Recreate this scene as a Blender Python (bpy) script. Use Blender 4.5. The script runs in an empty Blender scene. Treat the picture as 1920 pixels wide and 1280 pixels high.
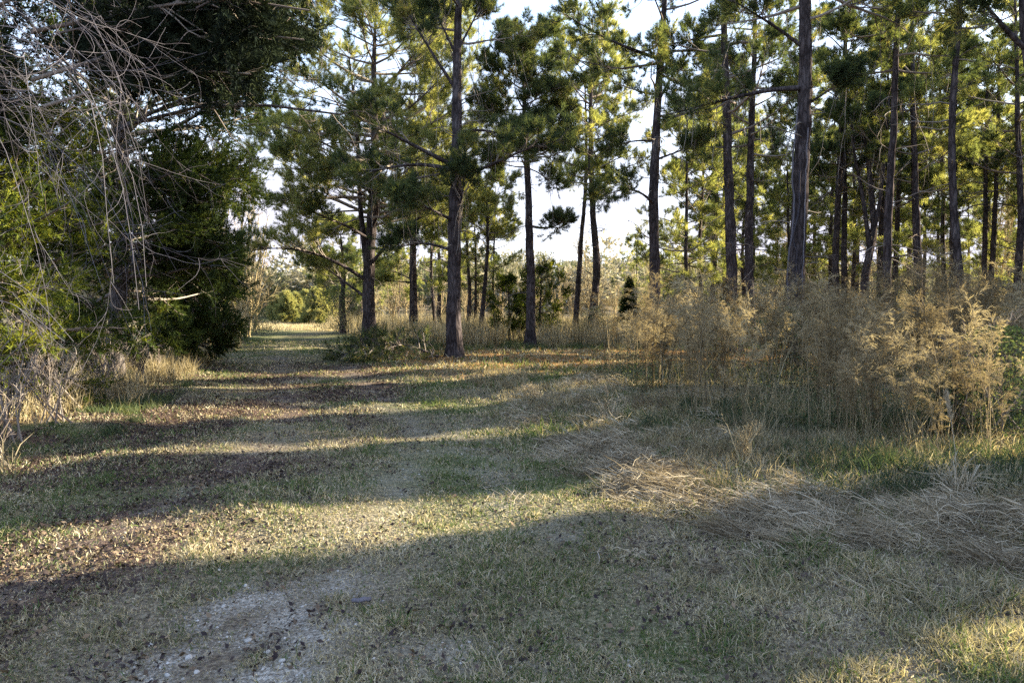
import bpy, math
import numpy as np
from mathutils import Vector

# ------------------------------------------------------------------ camera, sky, sun
S = bpy.context.scene
COL = S.collection
F = 1400.0; CAMZ = 1.6; PITCH = math.atan(68 / F)
cd = bpy.data.cameras.new('camera'); cam = bpy.data.objects.new('camera', cd); COL.objects.link(cam)
cd.sensor_width = 36; cd.lens = F / 1920 * 36; cd.clip_end = 2000; cd.clip_start = 0.05
cam.location = (0, 0, CAMZ); cam.rotation_euler = (math.pi / 2 - PITCH, 0, 0)
S.camera = cam
SUN_EL = math.radians(22); SUN_AZ = math.radians(19)      # azimuth measured from +X towards +Y
w = bpy.data.worlds.new('World'); S.world = w; w.use_nodes = True
nt = w.node_tree; nt.nodes.clear()
sky = nt.nodes.new('ShaderNodeTexSky'); sky.sky_type = 'NISHITA'; sky.sun_disc = False
sky.sun_elevation = SUN_EL; sky.sun_rotation = math.pi / 2 - SUN_AZ
sky.air_density = 1.0; sky.dust_density = 1.2; sky.ozone_density = 1.5
bg = nt.nodes.new('ShaderNodeBackground'); bg.inputs[1].default_value = 0.135
out = nt.nodes.new('ShaderNodeOutputWorld')
tcw = nt.nodes.new('ShaderNodeTexCoord'); mpw = nt.nodes.new('ShaderNodeMapping'); mpw.inputs['Scale'].default_value = (1.6, 1.6, 5.0)
clo = nt.nodes.new('ShaderNodeTexNoise'); clo.inputs['Scale'].default_value = 1.4; clo.inputs['Detail'].default_value = 6
crw = nt.nodes.new('ShaderNodeValToRGB'); crw.color_ramp.elements[0].position = 0.3; crw.color_ramp.elements[0].color = (0.15, 0.15, 0.15, 1); crw.color_ramp.elements[1].position = 0.68; crw.color_ramp.elements[1].color = (0.65, 0.65, 0.65, 1)
mxw = nt.nodes.new('ShaderNodeMix'); mxw.data_type = 'RGBA'; mxw.inputs[7].default_value = (1.75, 1.75, 2.1, 1)      # thin high cloud over the blue
nt.links.new(tcw.outputs['Generated'], mpw.inputs[0]); nt.links.new(mpw.outputs[0], clo.inputs[0]); nt.links.new(clo.outputs[0], crw.inputs[0])
sxw = nt.nodes.new('ShaderNodeSeparateXYZ'); nt.links.new(tcw.outputs['Generated'], sxw.inputs[0])
hw_ = nt.nodes.new('ShaderNodeMapRange'); hw_.inputs[1].default_value = 0.10; hw_.inputs[2].default_value = 0.42; hw_.inputs[3].default_value = 0.55; hw_.inputs[4].default_value = -0.25; nt.links.new(sxw.outputs[2], hw_.inputs[0])
adw = nt.nodes.new('ShaderNodeMath'); adw.operation = 'ADD'; adw.use_clamp = True; nt.links.new(hw_.outputs[0], adw.inputs[0]); nt.links.new(crw.outputs[0], adw.inputs[1]); nt.links.new(adw.outputs[0], mxw.inputs[0])
nt.links.new(sky.outputs[0], mxw.inputs[6]); nt.links.new(mxw.outputs[2], bg.inputs[0]); nt.links.new(bg.outputs[0], out.inputs[0])
ld = bpy.data.lights.new('sun', 'SUN'); ld.energy = 5.0; ld.angle = math.radians(0.5); ld.color = (1, 0.90, 0.68)
sun = bpy.data.objects.new('sun', ld); COL.objects.link(sun)
sd = Vector((math.cos(SUN_AZ) * math.cos(SUN_EL), math.sin(SUN_AZ) * math.cos(SUN_EL), math.sin(SUN_EL)))
sun.rotation_euler = sd.to_track_quat('Z', 'Y').to_euler(); sun.location = (30, 10, 12)
S.view_settings.view_transform = 'Standard'; S.view_settings.look = 'None'
S.view_settings.exposure = 2.5; S.view_settings.gamma = 1
c = S.cycles
c.max_bounces = 5; c.diffuse_bounces = 3; c.glossy_bounces = 1; c.transmission_bounces = 3; c.transparent_max_bounces = 4
c.caustics_reflective = False; c.caustics_refractive = False; c.use_denoising = False

# ------------------------------------------------------------------ terrain, pixel helpers
def gz(x, y):
    x = np.asarray(x, float); y = np.asarray(y, float)
    z = 0.035 * np.sin(x * 0.9 + 0.5) * np.sin(y * 0.55 + 1.0) + 0.02 * np.sin(x * 2.3 - y * 1.1) + 0.012 * np.sin(x * 3.1 + y * 4.3 + 1)
    le = -3.0 - 0.27 * y; re = 3.1 - 0.316 * y
    z = z + 0.22 * (1 / (1 + np.exp((x - le + 1.0) * 2.2))) * (y > 2) * np.clip((y - 2) / 4, 0, 1) * 0.8
    z = z + 0.12 / (1 + np.exp(-(x - re - 1.0) * 2.0)) * np.clip((y - 2) / 4, 0, 1) * np.clip((30 - y) / 20, 0, 1)
    hill = np.clip((y - 85) / 130, 0, 1)
    z = z + 8.5 * hill * hill * (3 - 2 * hill) * (0.75 + 0.25 * np.sin(x * 0.02 + 1))
    return z
def GZ(x, y): return float(gz(x, y))
sp, cp = math.sin(PITCH), math.cos(PITCH)
def P(px, py, Y):
    """world point seen at photo pixel (px,py) at distance Y in front"""
    a = (px - 960) / F; b = (640 - py) / F
    dy = cp + b * sp; dz = -sp + b * cp
    t = Y / dy
    return np.array([a * t, Y, CAMZ + dz * t])
def nrm(v): return v / np.maximum(np.linalg.norm(v, axis=-1, keepdims=True), 1e-9)
Zv = np.array([0, 0, 1.0])

# ------------------------------------------------------------------ mesh accumulator
class MB:
    def __init__(s): s.v = []; s.t = []; s.q = []; s.r = []; s.n = 0
    def add(s, v, tri=None, quad=None, rnd=0.5):
        v = np.asarray(v, np.float32).reshape(-1, 3); k = len(v)
        if tri is not None and len(tri): s.t.append(np.asarray(tri, np.int64).reshape(-1, 3) + s.n)
        if quad is not None and len(quad): s.q.append(np.asarray(quad, np.int64).reshape(-1, 4) + s.n)
        rr = np.empty(k, np.float32); rr[:] = rnd; s.r.append(rr)
        s.v.append(v); s.n += k
    def mesh(s, name, mat, smooth=False):
        me = bpy.data.meshes.new(name)
        v = np.concatenate(s.v) if s.v else np.zeros((0, 3), np.float32)
        t = np.concatenate(s.t) if s.t else np.zeros((0, 3), np.int64)
        q = np.concatenate(s.q) if s.q else np.zeros((0, 4), np.int64)
        me.vertices.add(len(v)); me.vertices.foreach_set('co', v.ravel())
        nl = t.size + q.size; me.loops.add(nl); me.polygons.add(len(t) + len(q))
        me.loops.foreach_set('vertex_index', np.concatenate([t.ravel(), q.ravel()]).astype(np.int32))
        tot = np.concatenate([np.full(len(t), 3), np.full(len(q), 4)]).astype(np.int32)
        st = np.concatenate([[0], np.cumsum(tot)[:-1]]).astype(np.int32) if len(tot) else tot
        me.polygons.foreach_set('loop_start', st)
        if smooth: me.polygons.foreach_set('use_smooth', np.ones(len(tot), bool))
        me.update(calc_edges=True)
        a = me.attributes.new('rnd', 'FLOAT', 'POINT'); a.data.foreach_set('value', np.concatenate(s.r))
        me.materials.append(mat)
        return me
    def build(s, name, mat, parent=None, smooth=False):
        o = bpy.data.objects.new(name, s.mesh(name, mat, smooth)); COL.objects.link(o)
        if parent: o.parent = parent
        return o
def tag(o, label=None, cat=None, group=None, kind=None):
    if label: o['label'] = label
    if cat: o['category'] = cat
    if group: o['group'] = group
    if kind: o['kind'] = kind
    return o
def empty(name, loc):
    o = bpy.data.objects.new(name, None); COL.objects.link(o); o.location = loc; o.empty_display_size = 0.3
    return o
def dup(root, loc, rz=0, sc=1.0, label=None, group=None):
    r = root.copy(); COL.objects.link(r); r.location = loc; r.rotation_euler = (0, 0, rz); r.scale = (sc, sc, sc)
    if label: r['label'] = label
    if group: r['group'] = group
    for ch in list(root.children):
        k = ch.copy(); COL.objects.link(k); k.parent = r
    return r

# ------------------------------------------------------------------ materials
def _m(name):
    m = bpy.data.materials.new(name); m.use_nodes = True; m.node_tree.nodes.clear(); return m, m.node_tree
def ramp(nt, stops, src):
    r = nt.nodes.new('ShaderNodeValToRGB'); e = r.color_ramp.elements
    while len(e) < len(stops): e.new(0.5)
    for k, (p, col) in enumerate(stops): e[k].position = p; e[k].color = (*col, 1)
    nt.links.new(src, r.inputs[0]); return r.outputs[0]
def leafmat(name, stops, trans=0.4, tcol=(1.5, 1.5, 0.6), nscale=0.6, namt=0.35, gloss=0.0):
    m, nt = _m(name); N = nt.nodes; L = nt.links
    at = N.new('ShaderNodeAttribute'); at.attribute_name = 'rnd'
    tc = N.new('ShaderNodeTexCoord'); no = N.new('ShaderNodeTexNoise'); no.inputs['Scale'].default_value = nscale; no.inputs['Detail'].default_value = 3
    L.new(tc.outputs['Object'], no.inputs[0])
    a = N.new('ShaderNodeMath'); a.operation = 'MULTIPLY_ADD'; a.inputs[1].default_value = namt * 2.2; a.inputs[2].default_value = -namt * 1.1
    L.new(no.outputs[0], a.inputs[0])
    b = N.new('ShaderNodeMath'); b.operation = 'ADD'; b.use_clamp = True; L.new(a.outputs[0], b.inputs[0]); L.new(at.outputs['Fac'], b.inputs[1])
    col = ramp(nt, stops, b.outputs[0])
    d = N.new('ShaderNodeBsdfDiffuse'); L.new(col, d.inputs[0])
    t = N.new('ShaderNodeBsdfTranslucent')
    mx = N.new('ShaderNodeMix'); mx.data_type = 'RGBA'; mx.blend_type = 'MULTIPLY'; mx.inputs[0].default_value = 1
    L.new(col, mx.inputs[6]); mx.inputs[7].default_value = (*tcol, 1); L.new(mx.outputs[2], t.inputs[0])
    ms = N.new('ShaderNodeMixShader'); ms.inputs[0].default_value = trans
    L.new(d.outputs[0], ms.inputs[1]); L.new(t.outputs[0], ms.inputs[2]); sh = ms.outputs[0]
    if gloss:
        g = N.new('ShaderNodeBsdfGlossy'); g.inputs['Roughness'].default_value = 0.35; g.inputs[0].default_value = (1, 1, 1, 1)
        m2 = N.new('ShaderNodeMixShader'); m2.inputs[0].default_value = gloss; L.new(sh, m2.inputs[1]); L.new(g.outputs[0], m2.inputs[2]); sh = m2.outputs[0]
    o = N.new('ShaderNodeOutputMaterial'); L.new(sh, o.inputs[0]); return m
def barkmat(name, c0, c1, c2, vs=1.0, bump=0.6):
    m, nt = _m(name); N = nt.nodes; L = nt.links
    tc = N.new('ShaderNodeTexCoord'); mp = N.new('ShaderNodeMapping'); mp.inputs['Scale'].default_value = (11 * vs, 11 * vs, 2.6 * vs)
    L.new(tc.outputs['Object'], mp.inputs[0])
    no = N.new('ShaderNodeTexNoise'); no.inputs['Scale'].default_value = 1.2; no.inputs['Detail'].default_value = 5
    vo = N.new('ShaderNodeTexVoronoi'); vo.feature = 'DISTANCE_TO_EDGE'; vo.inputs['Scale'].default_value = 1.0
    ad = N.new('ShaderNodeVectorMath'); ad.operation = 'ADD'
    L.new(mp.outputs[0], no.inputs[0]); L.new(mp.outputs[0], ad.inputs[0]); L.new(no.outputs[1], ad.inputs[1]); L.new(ad.outputs[0], vo.inputs[0])
    cr = ramp(nt, [(0, (0.15,) * 3), (0.12, (0.6,) * 3), (0.35, (1,) * 3)], vo.outputs[0])
    no2 = N.new('ShaderNodeTexNoise'); no2.inputs['Scale'].default_value = 2.3; no2.inputs['Detail'].default_value = 4; L.new(tc.outputs['Object'], no2.inputs[0])
    base = ramp(nt, [(0.3, c0), (0.5, c1), (0.7, c2)], no2.outputs[0])
    mx = N.new('ShaderNodeMix'); mx.data_type = 'RGBA'; mx.blend_type = 'MULTIPLY'; mx.inputs[0].default_value = 0.75
    L.new(base, mx.inputs[6]); L.new(cr, mx.inputs[7])
    bs = N.new('ShaderNodeBsdfDiffuse'); L.new(mx.outputs[2], bs.inputs[0])
    bu = N.new('ShaderNodeBump'); bu.inputs['Strength'].default_value = bump; bu.inputs['Distance'].default_value = 0.03
    L.new(cr, bu.inputs['Height']); L.new(bu.outputs[0], bs.inputs['Normal'])
    o = N.new('ShaderNodeOutputMaterial'); L.new(bs.outputs[0], o.inputs[0]); return m

M = {}
M['pine_bark'] = barkmat('pine bark', (0.055, 0.043, 0.042), (0.092, 0.074, 0.072), (0.15, 0.125, 0.122))
M['grey_bark'] = barkmat('grey bark', (0.14, 0.12, 0.11), (0.22, 0.19, 0.18), (0.30, 0.27, 0.25), 1.5)
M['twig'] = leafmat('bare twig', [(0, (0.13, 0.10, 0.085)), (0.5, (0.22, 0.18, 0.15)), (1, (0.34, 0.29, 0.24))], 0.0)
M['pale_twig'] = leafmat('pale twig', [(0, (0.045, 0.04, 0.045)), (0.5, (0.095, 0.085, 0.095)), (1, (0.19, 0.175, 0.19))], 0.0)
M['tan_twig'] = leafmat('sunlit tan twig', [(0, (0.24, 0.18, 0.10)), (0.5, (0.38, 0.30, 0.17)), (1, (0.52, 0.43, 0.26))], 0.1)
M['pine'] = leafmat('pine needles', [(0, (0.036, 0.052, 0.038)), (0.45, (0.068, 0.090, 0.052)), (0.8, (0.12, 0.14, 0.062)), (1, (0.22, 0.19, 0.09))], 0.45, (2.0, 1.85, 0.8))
M['pine_sunlit'] = leafmat('sunlit pine needles', [(0, (0.075, 0.095, 0.055)), (0.35, (0.16, 0.185, 0.085)), (0.7, (0.28, 0.285, 0.12)), (1, (0.40, 0.37, 0.18))], 0.5, (1.7, 1.6, 0.75))  # paler copy of the pine needles, sunlight on the crowns put into the colour
M['cedar'] = leafmat('cedar foliage', [(0, (0.022, 0.031, 0.017)), (0.5, (0.044, 0.064, 0.024)), (0.85, (0.085, 0.11, 0.032)), (1, (0.15, 0.155, 0.05))], 0.25, (1.7, 1.6, 0.5))
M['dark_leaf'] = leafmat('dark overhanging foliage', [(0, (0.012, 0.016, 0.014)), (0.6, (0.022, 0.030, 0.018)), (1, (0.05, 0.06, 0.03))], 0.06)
M['cedar_sunlit'] = leafmat('sunlit cedar foliage', [(0, (0.020, 0.032, 0.014)), (0.45, (0.042, 0.064, 0.018)), (0.65, (0.12, 0.15, 0.028)), (1, (0.24, 0.26, 0.05))], 0.35, (1.7, 1.45, 0.5))  # upper stops paint the sunlit patches of the cedar into its foliage colour
M['sapling'] = leafmat('sapling needles', [(0, (0.14, 0.165, 0.07)), (0.5, (0.25, 0.26, 0.12)), (1, (0.40, 0.38, 0.19))], 0.55, (1.45, 1.3, 0.75))
M['leaf'] = leafmat('weed leaf', [(0, (0.035, 0.055, 0.035)), (0.5, (0.07, 0.095, 0.050)), (0.85, (0.14, 0.155, 0.068)), (1, (0.30, 0.26, 0.14))], 0.32, (1.35, 1.3, 0.7))
M['fennel'] = leafmat('dry fennel', [(0, (0.12, 0.09, 0.055)), (0.5, (0.255, 0.20, 0.12)), (1, (0.46, 0.38, 0.245))], 0.35, (1.25, 1.2, 0.85))
M['dry'] = leafmat('dry grass', [(0, (0.15, 0.12, 0.075)), (0.5, (0.31, 0.26, 0.165)), (1, (0.52, 0.44, 0.29))], 0.35, (1.3, 1.2, 0.8))
M['hay'] = leafmat('cut hay', [(0, (0.13, 0.10, 0.065)), (0.5, (0.34, 0.285, 0.20)), (1, (0.58, 0.50, 0.37))], 0.2, (1.2, 1.1, 0.8))
M['turf'] = leafmat('turf blade', [(0, (0.055, 0.09, 0.035)), (0.25, (0.13, 0.165, 0.06)), (0.42, (0.18, 0.16, 0.105)), (0.7, (0.38, 0.325, 0.215)), (1, (0.60, 0.52, 0.38))], 0.3, (1.3, 1.25, 0.75), 0.9, 0.0)
M['litter'] = leafmat('fallen leaf', [(0, (0.035, 0.027, 0.028)), (0.5, (0.075, 0.056, 0.049)), (0.8, (0.135, 0.095, 0.065)), (1, (0.26, 0.19, 0.125))], 0.1)
M['straw'] = leafmat('pine straw', [(0, (0.16, 0.075, 0.03)), (0.5, (0.30, 0.16, 0.065)), (1, (0.45, 0.28, 0.13))], 0.2)
M['stone'] = leafmat('gravel stone', [(0, (0.17, 0.15, 0.13)), (0.5, (0.32, 0.295, 0.26)), (1, (0.55, 0.51, 0.46))], 0.0, nscale=9, namt=0.3)
M['bird'] = leafmat('dark feathers', [(0, (0.03, 0.03, 0.035)), (1, (0.07, 0.065, 0.07))], 0.0)
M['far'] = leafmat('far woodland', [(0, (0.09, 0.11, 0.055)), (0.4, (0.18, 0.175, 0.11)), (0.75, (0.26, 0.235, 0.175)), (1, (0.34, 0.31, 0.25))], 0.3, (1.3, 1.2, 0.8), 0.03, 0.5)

# ------------------------------------------------------------------ plant building blocks
def tubes(mb, P_, R, sides, rng, rnd=None, cap=False):
    P_ = np.asarray(P_, float); R = np.asarray(R, float)
    if P_.ndim == 2: P_ = P_[None]; R = R[None]
    Mn, Nn = P_.shape[:2]
    if Mn == 0: return
    T = np.gradient(P_, axis=1); T = nrm(T)
    ch = nrm(P_[:, -1] - P_[:, 0])
    rv = rng.normal(size=(Mn, 3)); rv = nrm(rv - (rv * ch).sum(-1, keepdims=True) * ch)
    n = nrm(np.cross(T, rv[:, None, :])); b = np.cross(T, n)
    a = np.arange(sides) / sides * 2 * math.pi
    ring = np.cos(a)[None, None, :, None] * n[:, :, None, :] + np.sin(a)[None, None, :, None] * b[:, :, None, :]
    rad = R[:, :, None, None]
    if sides > 7: rad = rad * (1 + 0.07 * rng.normal(size=(Mn, Nn, sides, 1)))
    V = P_[:, :, None, :] + ring * rad
    base = (np.arange(Mn) * Nn * sides)[:, None, None]; i = (np.arange(Nn - 1) * sides)[None, :, None]; j = np.arange(sides)[None, None, :]; j2 = (j + 1) % sides
    q = np.stack([base + i + j, base + i + j2, base + i + sides + j2, base + i + sides + j], -1)
    if rnd is None: rnd = np.repeat(rng.uniform(0, 1, Mn), Nn * sides)
    mb.add(V.reshape(-1, 3), quad=q.reshape(-1, 4), rnd=rnd)
def along(P_, t):
    """P_ (M,N,3), t (M,n) -> pos, tangent"""
    N = P_.shape[1]; f = np.clip(t, 0, 0.9999) * (N - 1); i = f.astype(int); fr = (f - i)[..., None]
    m = np.arange(P_.shape[0])[:, None]
    a = P_[m, i]; b = P_[m, i + 1]
    return a + (b - a) * fr, nrm(b - a)
def rad_at(R, t):
    N = R.shape[1]; f = np.clip(t, 0, 0.9999) * (N - 1); i = f.astype(int); fr = f - i; m = np.arange(R.shape[0])[:, None]
    return R[m, i] * (1 - fr) + R[m, i + 1] * fr
def grow(P_, R, n, t0, t1, L, ang, up, rng, N=5, rr=0.6, wig=0.15, curve=0.2, flat=1.0, absl=None, rmin=0.003, rmax=1, taper=0.5, arc=0.0):
    Mn = P_.shape[0]
    t = rng.uniform(t0, t1, (Mn, n)); pos, tan = along(P_, t)
    pl = np.linalg.norm(np.diff(P_, axis=1), axis=-1).sum(1)[:, None]
    u = rng.normal(size=(Mn, n, 3)); u[..., 2] *= flat; u = u - (u * tan).sum(-1, keepdims=True) * tan; u = nrm(u)
    an = np.radians(rng.uniform(ang[0], ang[1], (Mn, n, 1)))
    d = tan * np.cos(an) + u * np.sin(an); d[..., 2] += up; d = nrm(d)
    ln = (pl * L * (1 - taper * t) if absl is None else absl * np.ones_like(t)) * rng.uniform(0.6, 1.25, (Mn, n))
    r0 = np.clip(rad_at(R, t) * rr, rmin, rmax)
    pos = pos.reshape(-1, 3); d = d.reshape(-1, 3); ln = ln.reshape(-1); r0 = r0.reshape(-1)
    K = len(pos); out = np.zeros((K, N, 3)); out[:, 0] = pos; cur = d
    av = rng.normal(size=(K, 3)) * arc / (N - 1)
    for k in range(1, N):
        cur = nrm(cur + av + rng.normal(size=(K, 3)) * wig + Zv * (curve / (N - 1)))
        out[:, k] = out[:, k - 1] + cur * (ln / (N - 1))[:, None]
    RR = r0[:, None] * np.linspace(1, 0.3, N)[None]
    return out, np.maximum(RR, rmin * 0.5)
def needles(mb, pos, d, m, L, wd, spread, rng, bias=0.0, rb=None):
    K = len(pos)
    if K == 0: return
    dd = nrm(d[:, None, :] + rng.normal(size=(K, m, 3)) * spread + Zv * bias)
    ln = L * rng.uniform(0.65, 1.15, (K, m, 1))
    s = nrm(np.cross(dd, rng.normal(size=(K, m, 3)))) * wd * 0.5
    b = pos[:, None, :] + dd * 0.01
    V = np.stack([b - s, b + s, b + dd * ln], 2)
    n = K * m
    r = np.clip((rng.uniform(0, 1, K) if rb is None else rb)[:, None] + rng.normal(size=(K, m)) * 0.12, 0, 1)
    mb.add(V.reshape(-1, 3), tri=np.arange(n * 3).reshape(-1, 3), rnd=np.repeat(r.ravel(), 3))
def blades(mb, root, d0, h, wd, bend, rng, rnd):
    """bent grass blades: root (K,3), d0 unit start dir (K,3), h (K,), bend (K,3) added to direction in the upper half"""
    K = len(root); s = nrm(np.cross(d0, rng.normal(size=(K, 3)))) * (np.asarray(wd) * 0.5 * np.ones(K))[:, None]
    m = root + d0 * (h * 0.5)[:, None]; d1 = nrm(d0 + bend); t = m + d1 * (h * 0.5)[:, None]
    V = np.stack([root - s, root + s, m - s * 0.8, m + s * 0.8, t], 1); i = (np.arange(K) * 5)[:, None]
    mb.add(V.reshape(-1, 3), tri=i + np.array([2, 3, 4]), quad=i + np.array([0, 1, 3, 2]), rnd=np.repeat(rnd, 5))
def chips(mb, pos, n_, size, asp, rng, rnd, curl=0.3):
    """small leaf quads"""
    K = len(pos); a = nrm(np.cross(n_, rng.normal(size=(K, 3)))); b = np.cross(n_, a)
    s = size * np.ones(K); a = a * s[:, None]; b = b * (s * asp)[:, None]; up = n_ * (s * curl)[:, None] * rng.uniform(-1, 1, (K, 1))
    V = np.stack([pos - a + up, pos - b, pos + a + up * 0.6, pos + b], 1); i = (np.arange(K) * 4)[:, None]
    mb.add(V.reshape(-1, 3), tri=np.concatenate([i + np.array([0, 1, 3]), i + np.array([1, 2, 3])]), rnd=np.repeat(rnd, 4))
def spline(pts, n):
    p = np.asarray(pts, float); d = np.concatenate([[0], np.cumsum(np.linalg.norm(np.diff(p, axis=0), axis=1))]); t = np.linspace(0, d[-1], n)
    q = np.stack([np.interp(t, d, p[:, k]) for k in range(p.shape[1])], 1)
    for _ in range(2): q[1:-1] = q[1:-1] * 0.5 + (q[:-2] + q[2:]) * 0.25
    return q
def rprof(n, r0, r1, flare=0.55):
    t = np.linspace(0, 1, n); return (r0 * (1 - t) ** 0.75 + r1 * (1 - (1 - t) ** 0.75)) * (1 + flare * np.exp(-t * 34))

# ------------------------------------------------------------------ pines
def conifer(name, label, cat, path, r0, z0, rad, seed, group=None, nl=30, dens=1.0, mat='pine', bark='pine_bark', explicit=(),
            shape='pine', dead=10, vines=0, nlen=0.2, nwd=0.0105, fork=(), azlim=None, vinemat='twig', ztop=None, tuft=24, flatk=1.0, xk=1, abl=0.28, erad=1.0, split=True):
    """path: world points of the trunk, first on the ground. z0: height where the crown starts. rad: crown radius"""
    rng = np.random.default_rng(seed); path = np.asarray(path, float); base = path[0].copy(); base[2] = GZ(base[0], base[1]) - 0.03
    root = empty(name, base); tag(root, label, cat, group)
    lp = path - base; lp[0] = 0
    H = lp[-1, 2]; n = max(12, int(H * 3.0)); tp = spline(lp, n); tr = rprof(n, r0, 0.03)
    tp[2:, :2] += np.cumsum(rng.normal(size=(n - 2, 2)) * 0.008, 0)
    tb = MB(); tubes(tb, tp, tr, 12 if split else 8, rng, rnd=0.5)
    stems = [(tp, tr)]
    for fk in fork:
        fp = np.asarray(fk, float) - base; q = spline(fp, 14); rr = np.linspace(r0 * 0.5, 0.03, 14); tubes(tb, q, rr, 8, rng, rnd=0.5); stems.append((q, rr))
    o = tb.build('trunk', M[bark], root, True)
    ztop = H if ztop is None else ztop
    LP, LR = [], []
    for k in range(nl):
        st, sr = stems[k % len(stems)] if len(stems) > 1 else stems[0]
        f = (k + rng.uniform(0, 1)) / nl; z = z0 + (ztop - z0) * f
        i = int(np.clip(np.searchsorted(st[:, 2], z), 1, len(st) - 1)); p0 = st[i]
        if st[-1, 2] < z or st[0, 2] > z: st, sr = stems[0]; i = int(np.clip(np.searchsorted(st[:, 2], z), 1, len(st) - 1)); p0 = st[i]
        az = k * 2.399 + rng.uniform(-0.5, 0.5)
        if azlim is not None: az = rng.uniform(*azlim)
        if shape == 'pine': ln = rad * (0.80 + 0.9 * f - 1.15 * f * f) * rng.uniform(0.7, 1.15); el = math.radians(-6 + 40 * f * flatk + rng.uniform(-8, 10))
        elif shape == 'cone': ln = rad * (1.02 - f) * rng.uniform(0.8, 1.1) + 0.15; el = math.radians(12 + 35 * f)
        else: ln = rad * math.sqrt(max(0.05, 1 - (2 * f - 0.9) ** 2 * 0.9)) * rng.uniform(0.75, 1.15); el = math.radians(-5 + 55 * f + rng.uniform(-8, 8))
        d = np.array([math.cos(az) * math.cos(el), math.sin(az) * math.cos(el), math.sin(el)])
        N = 8; pt = np.zeros((N, 3)); pt[0] = p0; cu = d
        for j in range(1, N):
            cu = nrm(cu + rng.normal(size=3) * 0.11 + Zv * (0.05 if shape == 'pine' else 0.02)); pt[j] = pt[j - 1] + cu * ln / (N - 1)
        LP.append(pt); LR.append(np.linspace(max(0.018, min(sr[i] * 0.5, 0.014 * ln + 0.012)), 0.008, N))
    for e in explicit:
        q = spline(np.asarray(e, float) - base, 8); L = np.linalg.norm(np.diff(q, axis=0), axis=1).sum(); LP.append(q); LR.append(np.linspace((0.018 + 0.014 * L) * erad, 0.010, 8))
    LP = np.array(LP).reshape(-1, 8, 3); LR = np.array(LR).reshape(-1, 8)
    bb = MB(); ne = len(explicit)
    if split and ne:
        for k in range(ne):
            lb = MB(); tubes(lb, spline(LP[-ne + k], 14), np.interp(np.linspace(0, 7, 14), range(8), LR[-ne + k]), 8, rng, rnd=0.5); lb.build('limb', M[bark], root, True)
        tubes(bb, LP[:-ne], LR[:-ne], 6, rng)
    else: tubes(bb, LP, LR, 5, rng)
    if dead:
        zz = rng.uniform(min(1.6, z0 * 0.5), z0, dead); D = []
        for z in zz:
            i = int(np.clip(np.searchsorted(tp[:, 2], z), 1, n - 1)); az = rng.uniform(0, 6.28); ln = rng.uniform(0.25, 1.6); N = 6; pt = np.zeros((N, 3)); pt[0] = tp[i]
            cu = np.array([math.cos(az), math.sin(az), rng.uniform(-0.3, 0.25)])
            for j in range(1, N): cu = nrm(cu + rng.normal(size=3) * 0.22); pt[j] = pt[j - 1] + cu * ln / (N - 1)
            D.append(pt)
        D = np.array(D); DR = np.tile(np.linspace(0.018, 0.006, 6), (dead, 1)); tubes(bb, D, DR, 4, rng)
        d2, r2 = grow(D, DR, 3, 0.3, 0.95, 0.5, (30, 70), -0.1, rng, 4, 0.6, 0.25, -0.2); tubes(bb, d2, r2, 3, rng)
    fb = MB()
    if ne:
        ex, er = LP[-ne:], LR[-ne:]; LP = np.concatenate([LP] + [ex] * xk); LR = np.concatenate([LR] + [er] * xk)
    if shape == 'pine':
        s1, q1 = grow(LP, LR, max(3, int(9 * dens)), 0.40, 1.0, 0.36, (30, 62), 0.10, rng, 5, 0.6, 0.14, 0.35, 0.35); tubes(bb, s1, q1, 4, rng)
        s2, q2 = grow(s1, q1, 7, 0.45, 1.0, 0.4, (25, 60), 0.16, rng, 4, 0.55, 0.14, 0.4, 0.6, absl=0.36, rmin=0.005); tubes(bb, s2, q2, 3, rng)
        rb = np.repeat(rng.uniform(0.15, 0.8, len(s1)), 7)
        for t in (0.55, 0.8, 1.0):
            p, tn = along(s2, np.full((len(s2), 1), t)); needles(fb, p[:, 0], tn[:, 0], tuft, nlen, nwd, 0.62, rng, 0.12, rb + rng.normal(size=len(s2)) * 0.08)
        p, tn = along(s1, np.full((len(s1), 1), 0.98)); needles(fb, p[:, 0], tn[:, 0], tuft, nlen, nwd, 0.55, rng, 0.12)
    else:
        s1, q1 = grow(LP, LR, int(9 * dens), 0.15, 0.99, 0.38, (30, 60), 0.05, rng, 5, 0.6, 0.15, 0.1, 0.6); tubes(bb, s1, q1, 3, rng)
        s2, q2 = grow(s1, q1, 8, 0.12, 1.0, 0.42, (25, 55), 0.05, rng, 4, 0.5, 0.15, 0.1, 1.0, absl=abl, rmin=0.004)
        rb = np.repeat(rng.uniform(0.1, 0.85, len(s1)), 8)
        for t in (0.3, 0.55, 0.8, 1.0):
            p, tn = along(s2, np.full((len(s2), 1), t)); needles(fb, p[:, 0], tn[:, 0], tuft, nlen, nwd, 0.5, rng, 0.03, rb + rng.normal(size=len(s2)) * 0.1)
    bb.build('branches', M['twig' if bark == 'pine_bark' else 'twig'], root)
    fb.build('crown', M[mat], root)
    if vines:
        pp, _ = along(LP, rng.uniform(0.15, 0.95, (len(LP), vines))); pp = pp.reshape(-1, 3); pp = pp[rng.uniform(size=len(pp)) < 0.7]
        K = len(pp); N = 7; V = np.zeros((K, N, 3)); V[:, 0] = pp; ln = rng.uniform(0.4, 2.4, K); cu = np.tile([0, 0, -1.0], (K, 1))
        for j in range(1, N): cu = nrm(cu + rng.normal(size=(K, 3)) * 0.13 - Zv * 0.1); V[:, j] = V[:, j - 1] + cu * (ln / (N - 1))[:, None]
        vb = MB(); tubes(vb, V, np.full((K, N), 0.006), 3, rng)
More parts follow.
